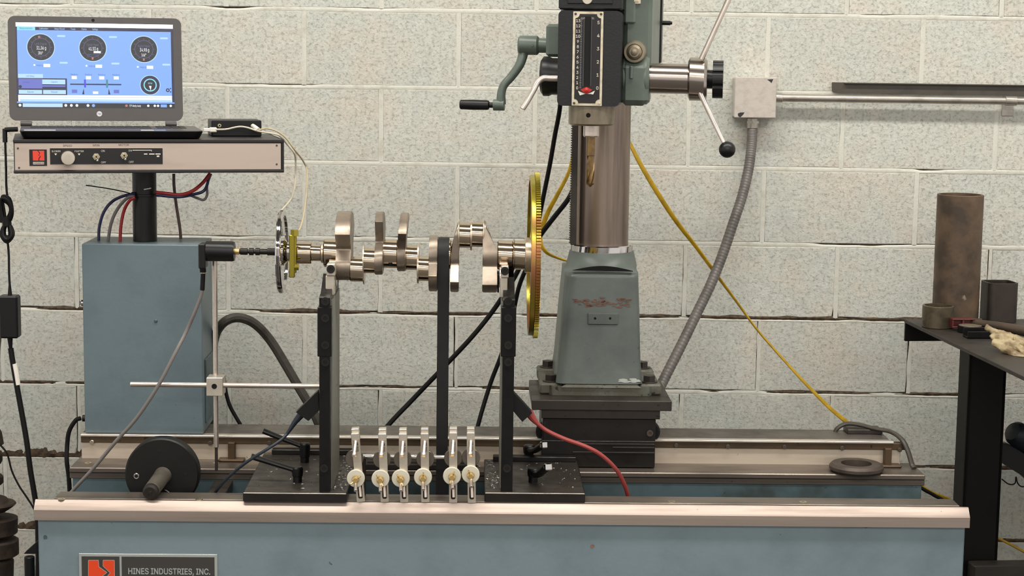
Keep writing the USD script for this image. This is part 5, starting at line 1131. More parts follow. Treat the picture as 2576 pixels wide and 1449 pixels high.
# the head, turned a little to the left
THROW = coly - YA + 0.0
sx_ = M.P(1487, 330, coly - THROW)[0]
HA = math.atan2(sx_ - colx, THROW)
H = Frame(M.yaw + HA, M.out((colx, coly, 0)))
def hP(u, v, Y): return H.P(u, v, Y)
hp = A([H.piv[0], H.piv[1]])
sy = hp[1] - THROW / math.cos(HA)                        # spindle axis in the head's frame
sxx = hp[0]
def inM2(m): return inM(m, H)
hy0 = sy - 0.062                                         # front of the cover
cx0, cx1 = hP(1403, 150, hy0)[0], hP(1561, 150, hy0)[0]
cz0 = hP(1480, 267, hy0)[2]; czs = hP(1480, 25, hy0)[2]
ch_ = affinity.scale(rrect(cx0, cz0, cx1, czs - 0.001, 0.011), 1, 1)
hbk = hp[1] + 0.09
dp.part('front_cover', inM2(cat(ext(ch_, (0, hy0 + 0.13, 0), X_, Z_, 0.13))), 'head_dark', label='dark grey front cover')
dp.part('upper_cover', inM2(cat(bx((cx0, hy0 - 0.002, czs + 0.0008), (cx1, hy0 + 0.13, czs + 0.2), 0.003), bx((cx0 + 0.018, hy0 - 0.004, czs + 0.012), (cx1 - 0.018, hy0, czs + 0.18), 0.002))), 'head_dark', label='dark upper cover')
q = hP(1478, -2, hy0); dp.part('cover_badge', inM2(cyl((q[0], hy0 - 0.003, q[2]), (q[0], hy0 - 0.0065, q[2]), 0.0105, 28)), 'aluminium')
# green casting behind
gy0 = hy0 + 0.105
gx1 = hP(1640, 60, hp[1] + 0.04)[0]
gzb = hP(1500, 215, gy0)[2]
dp.part('head_casting', inM2(cat(bx((cx0 - 0.006, gy0, cz0 + 0.02), (cx1 + 0.006, hp[1] + 0.1, czs + 0.2), 0.006))), 'drill_green', label='green head casting')
yside = gy0 + 0.02
bx_r = cx1 + 0.008
# right-hand boss of the feed shaft, axis along x in the head frame
yfd = sy + 0.055
fzc = hP(1690, 198, yfd)[2]
xb1 = hP(1634, 200, yfd - 0.02)[0]
dp.part('feed_boss', inM2(cat(cyl((cx1 - 0.004, yfd, fzc), (xb1, yfd, fzc), M.px(1600, 200, coly - THROW, 66), 40, 0.006), bx((cx1 - 0.004, yfd - 0.0575, fzc - 0.0575), (xb1 - 0.0005, yfd + 0.06, fzc + 0.034), 0.012))), 'drill_green', label='green feed boss')
gxr = hP(1640, 90, yfd - 0.02)[0]
dp.part('side_casting', inM2(cat(bx((cx1, yfd - 0.03, fzc + 0.02), (gxr, hp[1] + 0.1, czs + 0.2), 0.008), bx((cx1, yfd - 0.036, fzc + 0.115), (gxr - 0.035, yfd, czs + 0.2), 0.004))), 'drill_green')
gy0 = yfd - 0.05
q = hP(1600, 3, gy0 + 0.02); dp.part('side_plate', inM2(cat(bx((q[0] - 0.012, gy0 + 0.016, q[2] - 0.006), (q[0] + 0.01, gy0 + 0.021, q[2] + 0.05), 0.001), bx((q[0] - 0.008, gy0 + 0.0145, q[2] - 0.002), (q[0] + 0.006, gy0 + 0.017, q[2] + 0.046), 0.001))), 'scale_frame')
q = hP(1661, 60, hp[1] + 0.05); zend = hP(1661, 158, hp[1] + 0.05)[2]
dp.part('belt_guard_rail', inM2(bx((q[0] - 0.0045, hp[1] + 0.03, zend), (q[0] + 0.0045, hp[1] + 0.09, czs + 0.2), 0.001)), 'black_plastic')
q2 = hP(1691, 58, hp[1] + 0.05); dp.part('guard_pin', inM2(cat(cyl((q[0], hp[1] + 0.05, q2[2]), (q2[0] - 0.004, hp[1] + 0.05, q2[2]), 0.0052, 14), cyl((q2[0] - 0.006, hp[1] + 0.05, q2[2]), (q2[0], hp[1] + 0.05, q2[2]), 0.0036, 12))), 'black_plastic')
# round knob on the side
yk2 = yfd - 0.052
q = hP(1594, 131, yk2 - 0.03); rk2 = M.px(1594, 131, sy, 28)
dp.part('lock_knob', inM2(cat(lathe([(rk2 * 1.05, 0), (rk2, 0.012), (rk2, 0.022), (rk2 * 0.92, 0.026), (rk2 * 0.72, 0.0262), (rk2 * 0.70, 0.024), (rk2 * 0.66, 0.026), (rk2 * 0.45, 0.031), (rk2 * 0.30, 0.031), (rk2 * 0.26, 0.038), (rk2 * 0.12, 0.039)], (q[0], yk2 + 0.022, q[2]), -Y_, 48))), 'collar_steel', label='stepped round steel knob')
q = hP(1588, 182, yfd - 0.06); dp.part('boss_pin', inM2(cyl((q[0], yfd - 0.0585, q[2] - 0.013), (q[0], yfd - 0.0585, q[2] + 0.013), 0.004, 12)), 'casting_grey')
# feed hub, levers, black knob
x1_, x2_, x3_, x4_, x5_ = [hP(u, 200, yfd)[0] for u in (1731, 1779, 1793, 1819, 1634)]
hr = M.px(1690, 198, sy, 38)
dp.part('feed_sleeve', inM2(lathe([(hr, 0), (hr, x1_ - x5_)], (x5_, yfd, fzc), X_, 48)), 'feed_chrome', label='polished feed sleeve')
dp.part('feed_hub', inM2(lathe([(hr * 1.2, 0), (hr * 1.44, 0.004), (hr * 1.44, x2_ - x1_ - 0.006), (hr * 1.25, x2_ - x1_)], (x1_, yfd, fzc), X_, 48)), 'feed_chrome', label='polished feed hub')
dp.part('hub_knob', inM2(cat(cyl((x2_ - 0.001, yfd, fzc), (x3_ + 0.002, yfd, fzc), hr * 0.62, 24), ext(Point(0, 0).buffer(hr * 1.22, quad_segs=16).difference(unary_union([Point(hr * 1.32 * math.cos(t), hr * 1.32 * math.sin(t)).buffer(hr * 0.22) for t in np.arange(9) * 2 * PI / 9])).buffer(0.002).buffer(-0.001), (x3_, yfd, fzc), Y_, Z_, x4_ - x3_))), 'black_plastic', label='fluted black knob')
xh = (x1_ + x2_) / 2
def lever(u0, v0, u1, v1, dy, r0, r1, knob):
    a_ = hP(u0, v0, yfd - 0.03); e_ = hP(u1, v1, yfd + dy)
    a2 = A([xh, yfd, fzc]) * 0.0 + A(a_)
    lv = dp.part('feed_lever', inM2(tube([a2, A(a2) * 0.5 + A(e_) * 0.5, e_], r0, 14, 2, rads=[r0, r0 * 0.92, r1], smooth=False)), 'satin_steel', label='steel feed lever')
    if knob: dp.part('ball_knob', inM2(ball(A(e_) + (A(e_) - A(a2)) / np.linalg.norm(A(e_) - A(a2)) * M.px(1834, 377, sy, 15), M.px(1834, 377, sy, 20.5), 3)), 'black_plastic', parent=lv, label='black ball knob')
lever(1758, 228, 1823, 363, -0.07, M.px(1780, 280, sy, 6.6), M.px(1780, 280, sy, 5.2), True)
lever(1764, 150, 1848, -34, -0.02, M.px(1780, 100, sy, 7), M.px(1780, 100, sy, 7.4), True)
# left side: casting step, crank handle, knob, bent lever
yl = sy + 0.10
sz0, sz1 = hP(1390, 143, yl - 0.05)[2], hP(1390, 60, yl - 0.05)[2]
xs_ = hP(1373, 100, yl - 0.05)[0]
dp.part('left_boss', inM2(bx((xs_, yl - 0.05, sz0), (cx0 + 0.01, yl + 0.06, sz1), 0.006)), 'drill_green')
zc_ = hP(1336, 114, yl)[2]
xa_, xb_ = hP(1304, 113, yl)[0], hP(1356, 113, yl)[0]
ch2 = dp.part('elevation_crank', inM2(cat(cyl((xa_, yl, zc_), (xb_, yl, zc_), M.px(1336, 113, sy, 25), 28, 0.004), cyl((xb_ - 0.001, yl, zc_), (xs_ + 0.004, yl, zc_), M.px(1336, 113, sy, 19), 24), cyl((xb_ - 0.012, yl - M.px(1336, 113, sy, 25) + 0.002, zc_), (xb_ - 0.012, yl - M.px(1336, 113, sy, 25) - 0.0005, zc_), 0.0035, 12),
    tube([hP(1318, 118, yl), hP(1315, 140, yl - 0.004), hP(1306, 165, yl - 0.01), hP(1287, 192, yl - 0.014), hP(1268, 214, yl - 0.018), hP(1261, 236, yl - 0.02), hP(1261, 262, yl - 0.02)], 0.01, 12, 8, rads=[0.0115, 0.0105, 0.0095, 0.0092, 0.0105]), cyl(hP(1241, 264, yl - 0.02), hP(1269, 264, yl - 0.02), 0.0125, 20))), 'drill_green', label='green swan-neck crank handle')
g0_, g1_ = hP(1157, 263, yl - 0.02), hP(1243, 264, yl - 0.02)
dp.part('crank_grip', inM2(lathe([(0.0085, 0), (0.0105, 0.002), (0.0112, 0.03), (0.0108, 0.06), (0.0098, abs(g1_[0] - g0_[0]) - 0.012), (0.006, abs(g1_[0] - g0_[0]) - 0.01), (0.006, abs(g1_[0] - g0_[0]))], g0_, X_, 24)), 'black_plastic', parent=ch2, label='glossy black grip')
kq = hP(1381, 192, sy + 0.02); kr_ = M.px(1381, 192, sy, 50)
dp.part('side_knob', inM2(lathe([(kr_ * 0.8, 0), (kr_, 0.006), (kr_, 0.018), (kr_ * 0.92, 0.024), (kr_ * 0.92, abs(cx0 - hP(1361, 192, sy + 0.02)[0]))], (hP(1361, 192, sy + 0.02)[0], sy + 0.02, kq[2]), X_, 40)), 'black_plastic', label='big black knob on the left of the head')
dp.part('bent_lever', inM2(tube([hP(1403, 197, hy0 + 0.02), hP(1385, 197, hy0 + 0.018), hP(1366, 197, hy0 + 0.014), hP(1352, 208, hy0 + 0.01), hP(1343, 225, hy0 + 0.005), hP(1328, 252, hy0), hP(1314, 274, hy0 - 0.005)], 0.0066, 12, 6)), 'satin_steel', label='bent steel lever')
# depth scale
ysc = hy0 - 0.0016
f0, f1 = hP(1440, 150, ysc), hP(1516, 150, ysc); fz0, fz1 = hP(1478, 266, ysc)[2], hP(1478, 29, ysc)[2]
sc_ = dp.part('depth_scale', inM2(ext(rrect(f0[0], fz0, f1[0], fz1, 0.0012), (0, hy0 + 0.0005, 0), X_, Z_, 0.002)), 'scale_frame', label='long black depth scale in a pale frame with numbers')
bw = M.px(1478, 150, sy, 6)
cut = unary_union([Point(x, z).buffer(bw * 1.7) for x in (f0[0] + bw, f1[0] - bw) for z in (fz0 + bw, fz1 - bw)])
dp.part('scale_panel', inM2(ext(sbox(f0[0] + bw, fz0 + bw, f1[0] - bw, fz1 - bw).difference(cut), (0, ysc + 0.0002, 0), X_, Z_, 0.0006)), 'scale_black', parent=sc_)
for x in (f0[0] + bw, f1[0] - bw):
    for z in (fz0 + bw, fz1 - bw):
        dp.part('scale_screw', inM2(cyl((x, ysc + 0.0005, z), (x, ysc - 0.0014, z), 0.0026, 14)), 'print_dark' if not (x > (f0[0] + f1[0]) / 2 and z < (fz0 + fz1) / 2) else 'scale_frame', parent=sc_)
yt2 = ysc - 0.0006
s0_, s1_ = hP(1470, 150, yt2), hP(1485, 150, yt2)
szt, szb = hP(1478, 41, yt2)[2], hP(1478, 218, yt2)[2]
dp.part('scale_slot', inM2(bx((s0_[0], yt2 - 0.0004, szb), (s1_[0], yt2 + 0.0006, szt), 0.0002)), 'pit_black', parent=sc_)
dp.part('slot_edge', inM2(cat(bx((s0_[0] - 0.003, yt2 - 0.0018, szb), (s0_[0] - 0.0004, yt2 + 0.0006, szt - 0.004), 0.0006), bx((s1_[0] + 0.0004, yt2 - 0.0018, szb), (s1_[0] + 0.003, yt2 + 0.0006, szt - 0.004), 0.0006))), 'plate_grey', parent=sc_)
zt0, zt1 = hP(1452, 221, yt2)[2], hP(1452, 52, yt2)[2]
for k in range(14):
    z = zt0 + (zt1 - zt0) * k / 13; x = hP(1453, 150, yt2)[0]
    dp.part('scale_number', inM2(text(str(k), 0.0058, (x, yt2 + 0.0002, z - 0.003), depth=0.0003, bold=True, center=True)), 'scale_frame', parent=sc_)
for k in range(6):
    z = zt0 + (hP(1504, 57, yt2)[2] - zt0) * k / 5; x = hP(1504, 150, yt2)[0]
    dp.part('scale_number', inM2(text(str(k), 0.0066, (x, yt2 + 0.0002, z - 0.003), depth=0.0003, bold=True, center=True)), 'scale_frame', parent=sc_)
for s, u in (('cm', 1467), ('in', 1491)):
    q = hP(u, 49, yt2); dp.part('scale_lettering', inM2(text(s, 0.005, (q[0], yt2 + 0.0002, q[2]), depth=0.0003, center=True)), 'scale_frame', parent=sc_)
tk = []
for k in range(66):
    z = zt0 + (zt1 - zt0) * k / 65; x = hP(1461, 150, yt2)[0]; w_ = 0.004 if k % 5 == 0 else 0.0025
    tk.append(bx((x - w_ / 2, yt2 - 0.0001, z - 0.00025), (x + w_ / 2, yt2 + 0.0002, z + 0.00025), 0.0001))
dp.part('scale_ticks', inM2(cat(*tk)), 'plate_border', parent=sc_, kind='stuff')
q = hP(1475, 228, yt2 - 0.004); s = M.px(1475, 228, sy, 1)
dp.part('depth_pointer', inM2(cat(ext(Polygon([(q[0] - 15 * s, q[2] + 2 * s), (q[0], q[2] + 9 * s), (q[0] + 15 * s, q[2] + 2 * s), (q[0] + 2 * s, q[2] - 8 * s), (q[0] - 2 * s, q[2] - 8 * s)]), (0, yt2 - 0.001, 0), X_, Z_, 0.003), lathe([(0.0055, 0), (0.005, 0.004), (0.002, 0.005)], (q[0], yt2 - 0.003, q[2] + 0.001), -Y_, 16))), 'red_plastic', parent=sc_, label='red depth pointer')
dp.part('pointer_flag', inM2(cat(ext(Polygon([(q[0] - 21 * s, q[2] - 1 * s), (q[0] - 2 * s, q[2] - 8 * s), (q[0] - 16 * s, q[2] - 12 * s)]), (0, yt2 - 0.0005, 0), X_, Z_, 0.0015), ext(Polygon([(q[0] + 21 * s, q[2] - 0 * s), (q[0] + 17 * s, q[2] - 9 * s), (q[0] + 2 * s, q[2] - 8 * s)]), (0, yt2 - 0.0005, 0), X_, Z_, 0.0015))), 'white_plastic', parent=sc_)
# quill collar, chuck sleeve
cz1_, cz0_ = cz0 + 0.004, hP(1487, 317, sy - 0.04)[2]
clr = M.px(1487, 297, sy - 0.0, 57.5)
dp.part('quill_collar', inM2(lathe([(clr * 0.9, 0), (clr, 0.004), (clr, cz1_ - cz0_)], (sxx, sy, cz0_), Z_, 56)), 'collar_steel', label='steel quill collar')
q = hP(1480, 290, sy - clr); dp.part('collar_screw', inM2(cyl((q[0], sy - clr + 0.01, q[2]), (q[0], sy - clr - 0.0006, q[2]), 0.005, 16)), 'pit_black')
sl0 = hP(1487, 345, sy - 0.015)[2]; slr = M.px(1487, 333, sy, 20)
dp.part('spindle_nose', inM2(lathe([(slr * 0.9, 0), (slr, 0.0025), (slr, cz0_ - sl0 + 0.001)], (sxx, sy, sl0), Z_, 36)), 'satin_steel')
# drill bit: twisted two-flute section
be = hP(1487, 470, sy)[2]; br2 = M.px(1487, 400, sy, 10.5)
bz1 = sl0 + 0.001
sp_ = H.out((sxx, sy, be))
bit = Thing('drill_bit', 'brassy twist drill bit in the drill spindle', 'drill bit', M.inv(sp_), M)
def web(t): return unary_union([Point(0, 0).buffer(br2, quad_segs=12)]).difference(unary_union([Point(br2 * 0.98 * math.cos(t), br2 * 0.98 * math.sin(t)).buffer(br2 * 0.74), Point(-br2 * 0.98 * math.cos(t), -br2 * 0.98 * math.sin(t)).buffer(br2 * 0.74)]))
zfl = hP(1487, 392, sy)[2]
bit.part('shank', inM2(cyl((sxx, sy, zfl), (sxx, sy, bz1), br2, 28)), 'drill_bit')
base_ = web(0.0); ring_ = np.array(base_.exterior.coords)[:-1]; nz2 = 40; V = []
n = len(ring_)
for i in range(nz2 + 1):
    z = be + (zfl - be) * i / nz2; tw = 2.5 * (i / nz2) + 1.1; k = min(1.0, 0.25 + 0.75 * i / 4)
    cs, sn = math.cos(tw), math.sin(tw)
    V += [(sxx + k * (x * cs - y * sn), sy + k * (x * sn + y * cs), z) for x, y in ring_]
Fq = [f for i in range(nz2) for k in range(n) for f in ([i * n + k, i * n + (k + 1) % n, (i + 1) * n + (k + 1) % n], [i * n + k, (i + 1) * n + (k + 1) % n, (i + 1) * n + k])]
V += [(sxx, sy, be), (sxx, sy, zfl)]
for k in range(n): Fq += [[len(V) - 2, (k + 1) % n, k], [len(V) - 1, nz2 * n + k, nz2 * n + (k + 1) % n]]
bm = trimesh.Trimesh(np.array(V), np.array(Fq), process=False)
if bm.volume < 0: bm.invert()
bit.part('flutes', inM2(bm), 'drill_bit', smooth=50)

# ------------------------------------------------------------------ cables and hoses behind the machine
yb2 = yback + 0.06
cable('hose', 'thick dark grey hose arching beside the cabinet', 'hose', [(533, 1150, yback + 0.055), (533, 1085, yback + 0.055), (533, 1000, yback + 0.055), (534, 920, yback + 0.055), (540, 850, yback + 0.05), (562, 812, yback + 0.02), (598, 799, yback + 0.03), (640, 814, yback + 0.04), (680, 856, yback + 0.05), (720, 920, yback + 0.05), (755, 980, yback + 0.05), (790, 1040, yback + 0.05), (815, 1100, yback + 0.05)], 0.0112, 'hose_grey')
cable('thin_lead', 'thin black lead under the arching hose', 'cable', [(563, 950, yback + 0.03), (568, 985, yback + 0.03), (578, 1020, yback + 0.03), (594, 1050, yback + 0.03), (614, 1085, yback + 0.03), (630, 1130, yback + 0.03)], 0.0045, 'black_rubber')
cable('drill_lead', 'black cable hanging straight down left of the column from the drill head', 'cable', [(1414, 200, coly + 0.02), (1408, 275, coly + 0.05), (1396, 340, coly + 0.08), (1384, 410, coly + 0.1), (1370, 480, coly + 0.12), (1358, 540, coly + 0.14), (1348, 600, coly + 0.16), (1330, 660, coly + 0.18), (1306, 720, coly + 0.2), (1288, 800, coly + 0.22), (1262, 890, coly + 0.22), (1232, 970, coly + 0.22), (1200, 1080, coly + 0.2), (1192, 1140, coly + 0.2), (1190, 1260, coly + 0.2)], 0.0055, 'black_rubber')
cable('drill_lead', 'black cable crossing low behind the crank from the column foot to the left', 'cable', [(1500, 400, coly + 0.068), (1470, 430, coly + 0.08), (1448, 462, coly + 0.1), (1430, 500, coly + 0.1), (1395, 545, coly + 0.12), (1362, 588, coly + 0.14), (1320, 650, coly + 0.16), (1286, 712, coly + 0.18), (1240, 782, coly + 0.2), (1185, 850, coly + 0.2), (1110, 930, coly + 0.2), (1040, 1003, coly + 0.2), (970, 1078, coly + 0.18), (935, 1140, coly + 0.17), (925, 1260, coly + 0.17)], 0.006, 'black_rubber')
cable('extension_lead', 'flat yellow lead looped behind the drill column and slanting down the wall', 'cable', [(1440, 660, -0.16), (1400, 648, -0.17), (1374, 634, -0.18), (1360, 610, -0.18), (1362, 580, -0.18), (1378, 535, -0.19), (1402, 490, -0.2), (1428, 440, -0.2), (1438, 405, -0.2), (1450, 345, -0.2), (1475, 300, -0.2), (1520, 280, -0.2), (1562, 318, -0.2), (1590, 372, -0.2), (1618, 425, -0.19), (1660, 495, -0.17), (1705, 562, -0.15), (1752, 622, -0.13), (1800, 688, -0.12), (1850, 755, -0.1), (1902, 826, -0.1), (1958, 890, -0.1), (2020, 958, -0.1), (2085, 1024, -0.1), (2130, 1062, -0.1), (2160, 1092, -0.1), (2210, 1150, -0.1), (2330, 1232, -0.1), (2420, 1290, -0.1), (2470, 1500, -0.1), (2480, 1640, -0.1)], 0.0060, 'yellow_cable', F=W, flat=0.5, twist=9.0)
cable('floor_lead', 'yellow lead near the floor at the lower right edge', 'cable', [(2470, 1335, -0.08), (2515, 1356, -0.08), (2550, 1374, -0.08), (2590, 1396, -0.08), (2640, 1425, -0.08)], 0.0058, 'yellow_cable', F=W, flat=0.6)
cable('bed_lead', 'black lead leaving the bed behind its right end', 'cable', [(2300, 1215, -0.3), (2325, 1232, -0.3), (2350, 1246, -0.3), (2380, 1268, -0.3), (2400, 1330, -0.3)], 0.0045, 'black_rubber', F=W)

# ------------------------------------------------------------------ junction box, conduits and strip on the wall
ywb = -0.062
j0, j1 = W.P(1848, 246, ywb), W.P(1953, 247, ywb); jz1, jz0 = W.P(1900, 194, ywb)[2], W.P(1900, 297, ywb)[2]
jb = Thing('junction_box', 'square pale metal junction box with chipped corners on the wall', 'junction box', ((j0[0] + j1[0]) / 2, -0.03, (jz0 + jz1) / 2), W)
jb.part('box', bx((j0[0] + 0.001, ywb + 0.004, jz0 + 0.001), (j1[0] - 0.001, 0.0, jz1 - 0.001), 0.003), 'box_paint')
cov = jb.part('cover', bx((j0[0], ywb, jz0), (j1[0], ywb + 0.004, jz1), 0.0022), 'box_paint')
for pts in (((1930, 200), (1945, 199), (1941, 209), (1938, 206)), ((1856, 286), (1862, 283), (1873, 283), (1868, 290), (1862, 295), (1857, 292))):
    p_ = [W.P(u, v, ywb) for u, v in pts]; jb.part('chipped_corner', ext(Polygon([(q[0], q[2]) for q in p_]), (0, ywb + 0.0003, 0), X_, Z_, 0.0007), 'chip_black', parent=cov)
jb.part('fitting', cat(cyl(W.P(1893, 297, -0.03), W.P(1893, 322, -0.03), W.px(1893, 310, -0.03, 14.5), 20), hex_head(W.P(1893, 304, -0.03), -Z_, W.px(1893, 310, -0.03, 17), 0.006)), 'pipe_steel')
zc2 = W.P(1960, 246, -0.03)[2]
jb.part('fitting', cat(cyl((j1[0] - 0.002, -0.03, zc2), (W.P(1968, 246, -0.03)[0], -0.03, zc2), W.px(1960, 246, -0.03, 11.5), 20)), 'pipe_steel')
cd = Thing('conduit_pipe', 'straight bright conduit pipe running right from the junction box', 'pipe', (j1[0], -0.03, zc2), W)
cd.part('pipe', cyl((j1[0] + 0.004, -0.03, zc2), (2.0, -0.03, zc2), W.px(2200, 246, -0.03, 9.5), 24), 'pipe_steel')
q = W.P(2573, 255, -0.03); cd.part('strap', cat(annulus((1.27, -0.03, zc2), (1.3, -0.03, zc2), W.px(2200, 246, -0.03, 9.6), W.px(2200, 246, -0.03, 12), 24), bx((1.27, -0.004, zc2 - 0.04), (1.3, 0.0, zc2 + 0.01), 0.0008)), 'pipe_steel')
ftube = spline([W.P(*p) for p in ((1893, 318, -0.03), (1891, 360, -0.04), (1884, 420, -0.06), (1868, 490, -0.09), (1845, 560, -0.12), (1818, 640, -0.14), (1788, 715, -0.17), (1752, 790, -0.2), (1712, 872, -0.24), (1670, 955, -0.28), (1640, 1020, -0.32), (1615, 1090, -0.34), (1605, 1200, -0.34), (1602, 1400, -0.34))], 40)
fc = Thing('flexible_conduit', 'grey ribbed flexible conduit drooping from the junction box behind the drill', 'conduit', ftube[0], W)
rib = [W.px(1800, 600, -0.14, 13.2) * (1.0 if (i // 2) % 2 else 0.955) for i in range(len(ftube))]
fc.part('conduit', tube(ftube, 0.012, 12, smooth=False, rads=rib), 'conduit_grey')
t0_, t1_ = W.P(2094, 221, -0.012), W.P(2576, 226, -0.012)
zz1, zz0 = W.P(2300, 210, -0.012)[2], W.P(2300, 236, -0.012)[2]
st_ = Thing('wall_strip', 'flat dark metal strip with a slanted end above the conduit pipe', 'strip', ((t0_[0] + 1.6) / 2, -0.01, zz0), W)
st_.part('strip', ext(Polygon([(t0_[0], zz1 - 0.0), (t0_[0] + 0.001, zz0 + 0.004), (t0_[0] + 0.016, zz0), (2.0, zz0), (2.0, zz1), (t0_[0], zz1)]), (0, -0.001, 0), X_, Z_, 0.011), 'strip_dark')
st_.part('lip', bx((t0_[0] + 0.03, -0.022, zz1 - 0.003), (2.0, -0.004, zz1), 0.0008), 'strip_dark')

# ------------------------------------------------------------------ work bench at the right
B = Frame(0.10, W.P(2275, 803, -0.24))
by = B.piv[1]; bxl = B.piv[0]; zbt = B.piv[2]
bn = Thing('work_bench', 'dark steel work bench with a plate top and heavy leg at the right edge', 'bench', (bxl + 0.3, by - 0.4, 0), B)
f_ = B.Z(2576, 945, zbt)
bdep = 1.0
bn.part('bench_top', bx((bxl, by - bdep, zbt - 0.009), (bxl + 0.85, by, zbt), 0.001), 'bench_steel', label='steel plate bench top')
az = B.P(2310, 857, by - 0.005)[2]
bn.part('rear_apron', bx((bxl + 0.0, by - 0.012, az), (bxl + 0.85, by - 0.003, zbt - 0.009), 0.001), 'bench_black')
lq = B.Z(2437, 880, zbt)
ly = lq[1] + 0.05
l0, l1 = B.P(2431, 1100, ly - 0.0)[0], B.P(2524, 1100, ly)[0]
zlb = B.P(2470, 1412, ly)[2]
bn.part('leg', cat(bx((l0, ly, 0.0), (l1, ly + 0.008, zbt - 0.009), 0.001), bx((l0, ly, 0.0), (l0 + 0.008, ly + 0.07, zbt - 0.009), 0.001), bx((l1 - 0.008, ly, 0.0), (l1, ly + 0.07, zbt - 0.009), 0.001)), 'bench_black', label='wide black channel leg')
zs0 = B.P(2550, 1416, ly - 0.03)[2]
bn.part('stretcher', bx((l0 + 0.015, ly - 0.05, zs0 - 0.1), (bxl + 0.85, ly - 0.004, zs0), 0.003), 'beam_brown')
bn.part('far_leg', bx((bxl + 0.75, by - 0.1, 0), (bxl + 0.83, by - 0.02, zbt - 0.009), 0.002), 'bench_black')
def onb(u, v): return B.Z(u, v, zbt)
q = onb(2402, 808); r = M.px(0, 0, 0, 1) and B.px(2402, 800, q[1], 55.5)
tz = B.P(2412, 489, q[1])[2]
tp_ = Thing('tall_pipe', 'tall rust-brown steel pipe standing upright on the bench', 'pipe', (q[0], q[1], zbt), B)
tp_.part('pipe', annulus((q[0], q[1], zbt + 0.0004), (q[0], q[1], tz), r * 0.88, r, 56, 0.0012), 'rusty_pipe', label='mottled brown pipe')
q = onb(2358, 823); r = B.px(2357, 800, q[1], 38); tz = B.P(2357, 768, q[1])[2]
sp2 = Thing('pipe_ring', 'short grey-brown pipe offcut in front of the tall pipe', 'pipe', (q[0], q[1], zbt), B)
sp2.part('pipe', annulus((q[0], q[1], zbt + 0.0004), (q[0], q[1], tz), r * 0.86, r, 48, 0.0012), 'short_pipe')
q = onb(2510, 806); w_ = B.px(2510, 750, q[1], 75); tz = B.P(2510, 709, q[1])[2]
sq = Thing('square_tube', 'dark rounded square tube standing right of the tall pipe', 'tube', (q[0], q[1], zbt), B)
o_ = rrect(q[0] - w_ / 2, q[1] - w_ / 2, q[0] + w_ / 2, q[1] + w_ / 2, w_ * 0.22)
sq.part('tube', ext(o_.difference(o_.buffer(-0.005)), (0, 0, zbt + 0.0004), X_, Y_, tz - zbt), 'dark_pipe')
# tools on the bench
def zz_on(u, v, h): return B.Z(u, v, zbt + h)
a, b_, c_ = zz_on(2392, 812, 0.018), zz_on(2448, 812, 0.018), zz_on(2600, 838, 0.02)
hm = Thing('red_headed_tool', 'long handled tool with a dark red slotted steel head lying on the bench', 'tool', (b_[0], b_[1], zbt), B)
dv = A(b_) - A(a); dv /= np.linalg.norm(dv); nv = np.cross(Z_, dv)
m_ = (A(a) + A(b_)) / 2; Lh = np.linalg.norm(A(b_) - A(a))
hm.part('head', cat(*[obx(m_ + Z_ * s * 0.0095, dv, nv, Z_, (Lh, 0.024, 0.0035), 0.001) for s in (-1, 1)], *[obx(m_ + dv * s * Lh * 0.46, dv, nv, Z_, (0.005, 0.022, 0.02), 0.001) for s in (-1, 0, 1)], obx(m_, dv, nv, Z_, (Lh * 0.96, 0.004, 0.018), 0.0005)), 'handle_red', label='dark red slotted head')
hm.part('handle', tube([A(b_), (A(b_) + A(c_)) / 2 + Z_ * 0.002, A(c_)], 0.0105, 12, 6, rads=[0.0095, 0.011, 0.013]), 'dark_wood')
hm.part('ferrule', tube([A(b_) - dv * 0.004, A(b_) + dv * 0.02], 0.0112, 12, 3), 'dark_plate')
q = onb(2440, 836); r = B.px(2440, 836, q[1], 30)
pk = Thing('dark_puck', 'low dark round steel slug with a pale worn top on the bench', 'slug', (q[0], q[1], zbt), B)
pk.part('slug', cyl((q[0], q[1], zbt + 0.0004), (q[0], q[1], zbt + 0.017), r, 36), 'black_steel'); pk.part('worn_top', cyl((q[0], q[1], zbt + 0.0165), (q[0], q[1], zbt + 0.0175), r * 0.93, 36), 'collar_steel')
q = onb(2468, 852); 
br3 = Thing('steel_channel', 'short dark steel channel piece lying in front of the slug on the bench', 'steel offcut', (q[0], q[1], zbt), B)
L3 = B.px(2468, 850, q[1], 34)
br3.part('channel', cat(bx((q[0] - L3, q[1] - 0.002, zbt + 0.0004), (q[0] + L3 * 1.4, q[1] + 0.003, zbt + 0.017), 0.0008), bx((q[0] - L3, q[1] + 0.028, zbt + 0.0004), (q[0] + L3 * 1.4, q[1] + 0.033, zbt + 0.022), 0.0008), bx((q[0] - L3, q[1] - 0.002, zbt + 0.0004), (q[0] + L3 * 1.4, q[1] + 0.033, zbt + 0.004), 0.0008)), 'black_steel')
# crumpled leather work glove: cuff, palm and fingers
gl = Thing('work_glove', 'crumpled tan leather work glove lying near the bench edge', 'glove', onb(2540, 880), B)
yg0 = onb(2530, 893)[1]
def gp(u, v, h): return B.P(u, v, yg0 + (880 - v) * 0.0012 + 0.03 - h)
fing = [[gp(2530, 848, 0.014), gp(2515, 840, 0.014), gp(2497, 832, 0.012), gp(2480, 823, 0.012)], [gp(2545, 858, 0.02), gp(2525, 850, 0.024), gp(2506, 846, 0.02), gp(2494, 852, 0.012)], [gp(2560, 872, 0.018), gp(2535, 866, 0.022), gp(2515, 862, 0.018), gp(2500, 862, 0.013)],
        [gp(2600, 920, 0.016), gp(2570, 905, 0.02), gp(2540, 885, 0.018), gp(2512, 868, 0.013), gp(2496, 862, 0.010)], [gp(2600, 880, 0.03), gp(2572, 862, 0.03), gp(2550, 850, 0.024), gp(2535, 842, 0.016)]]
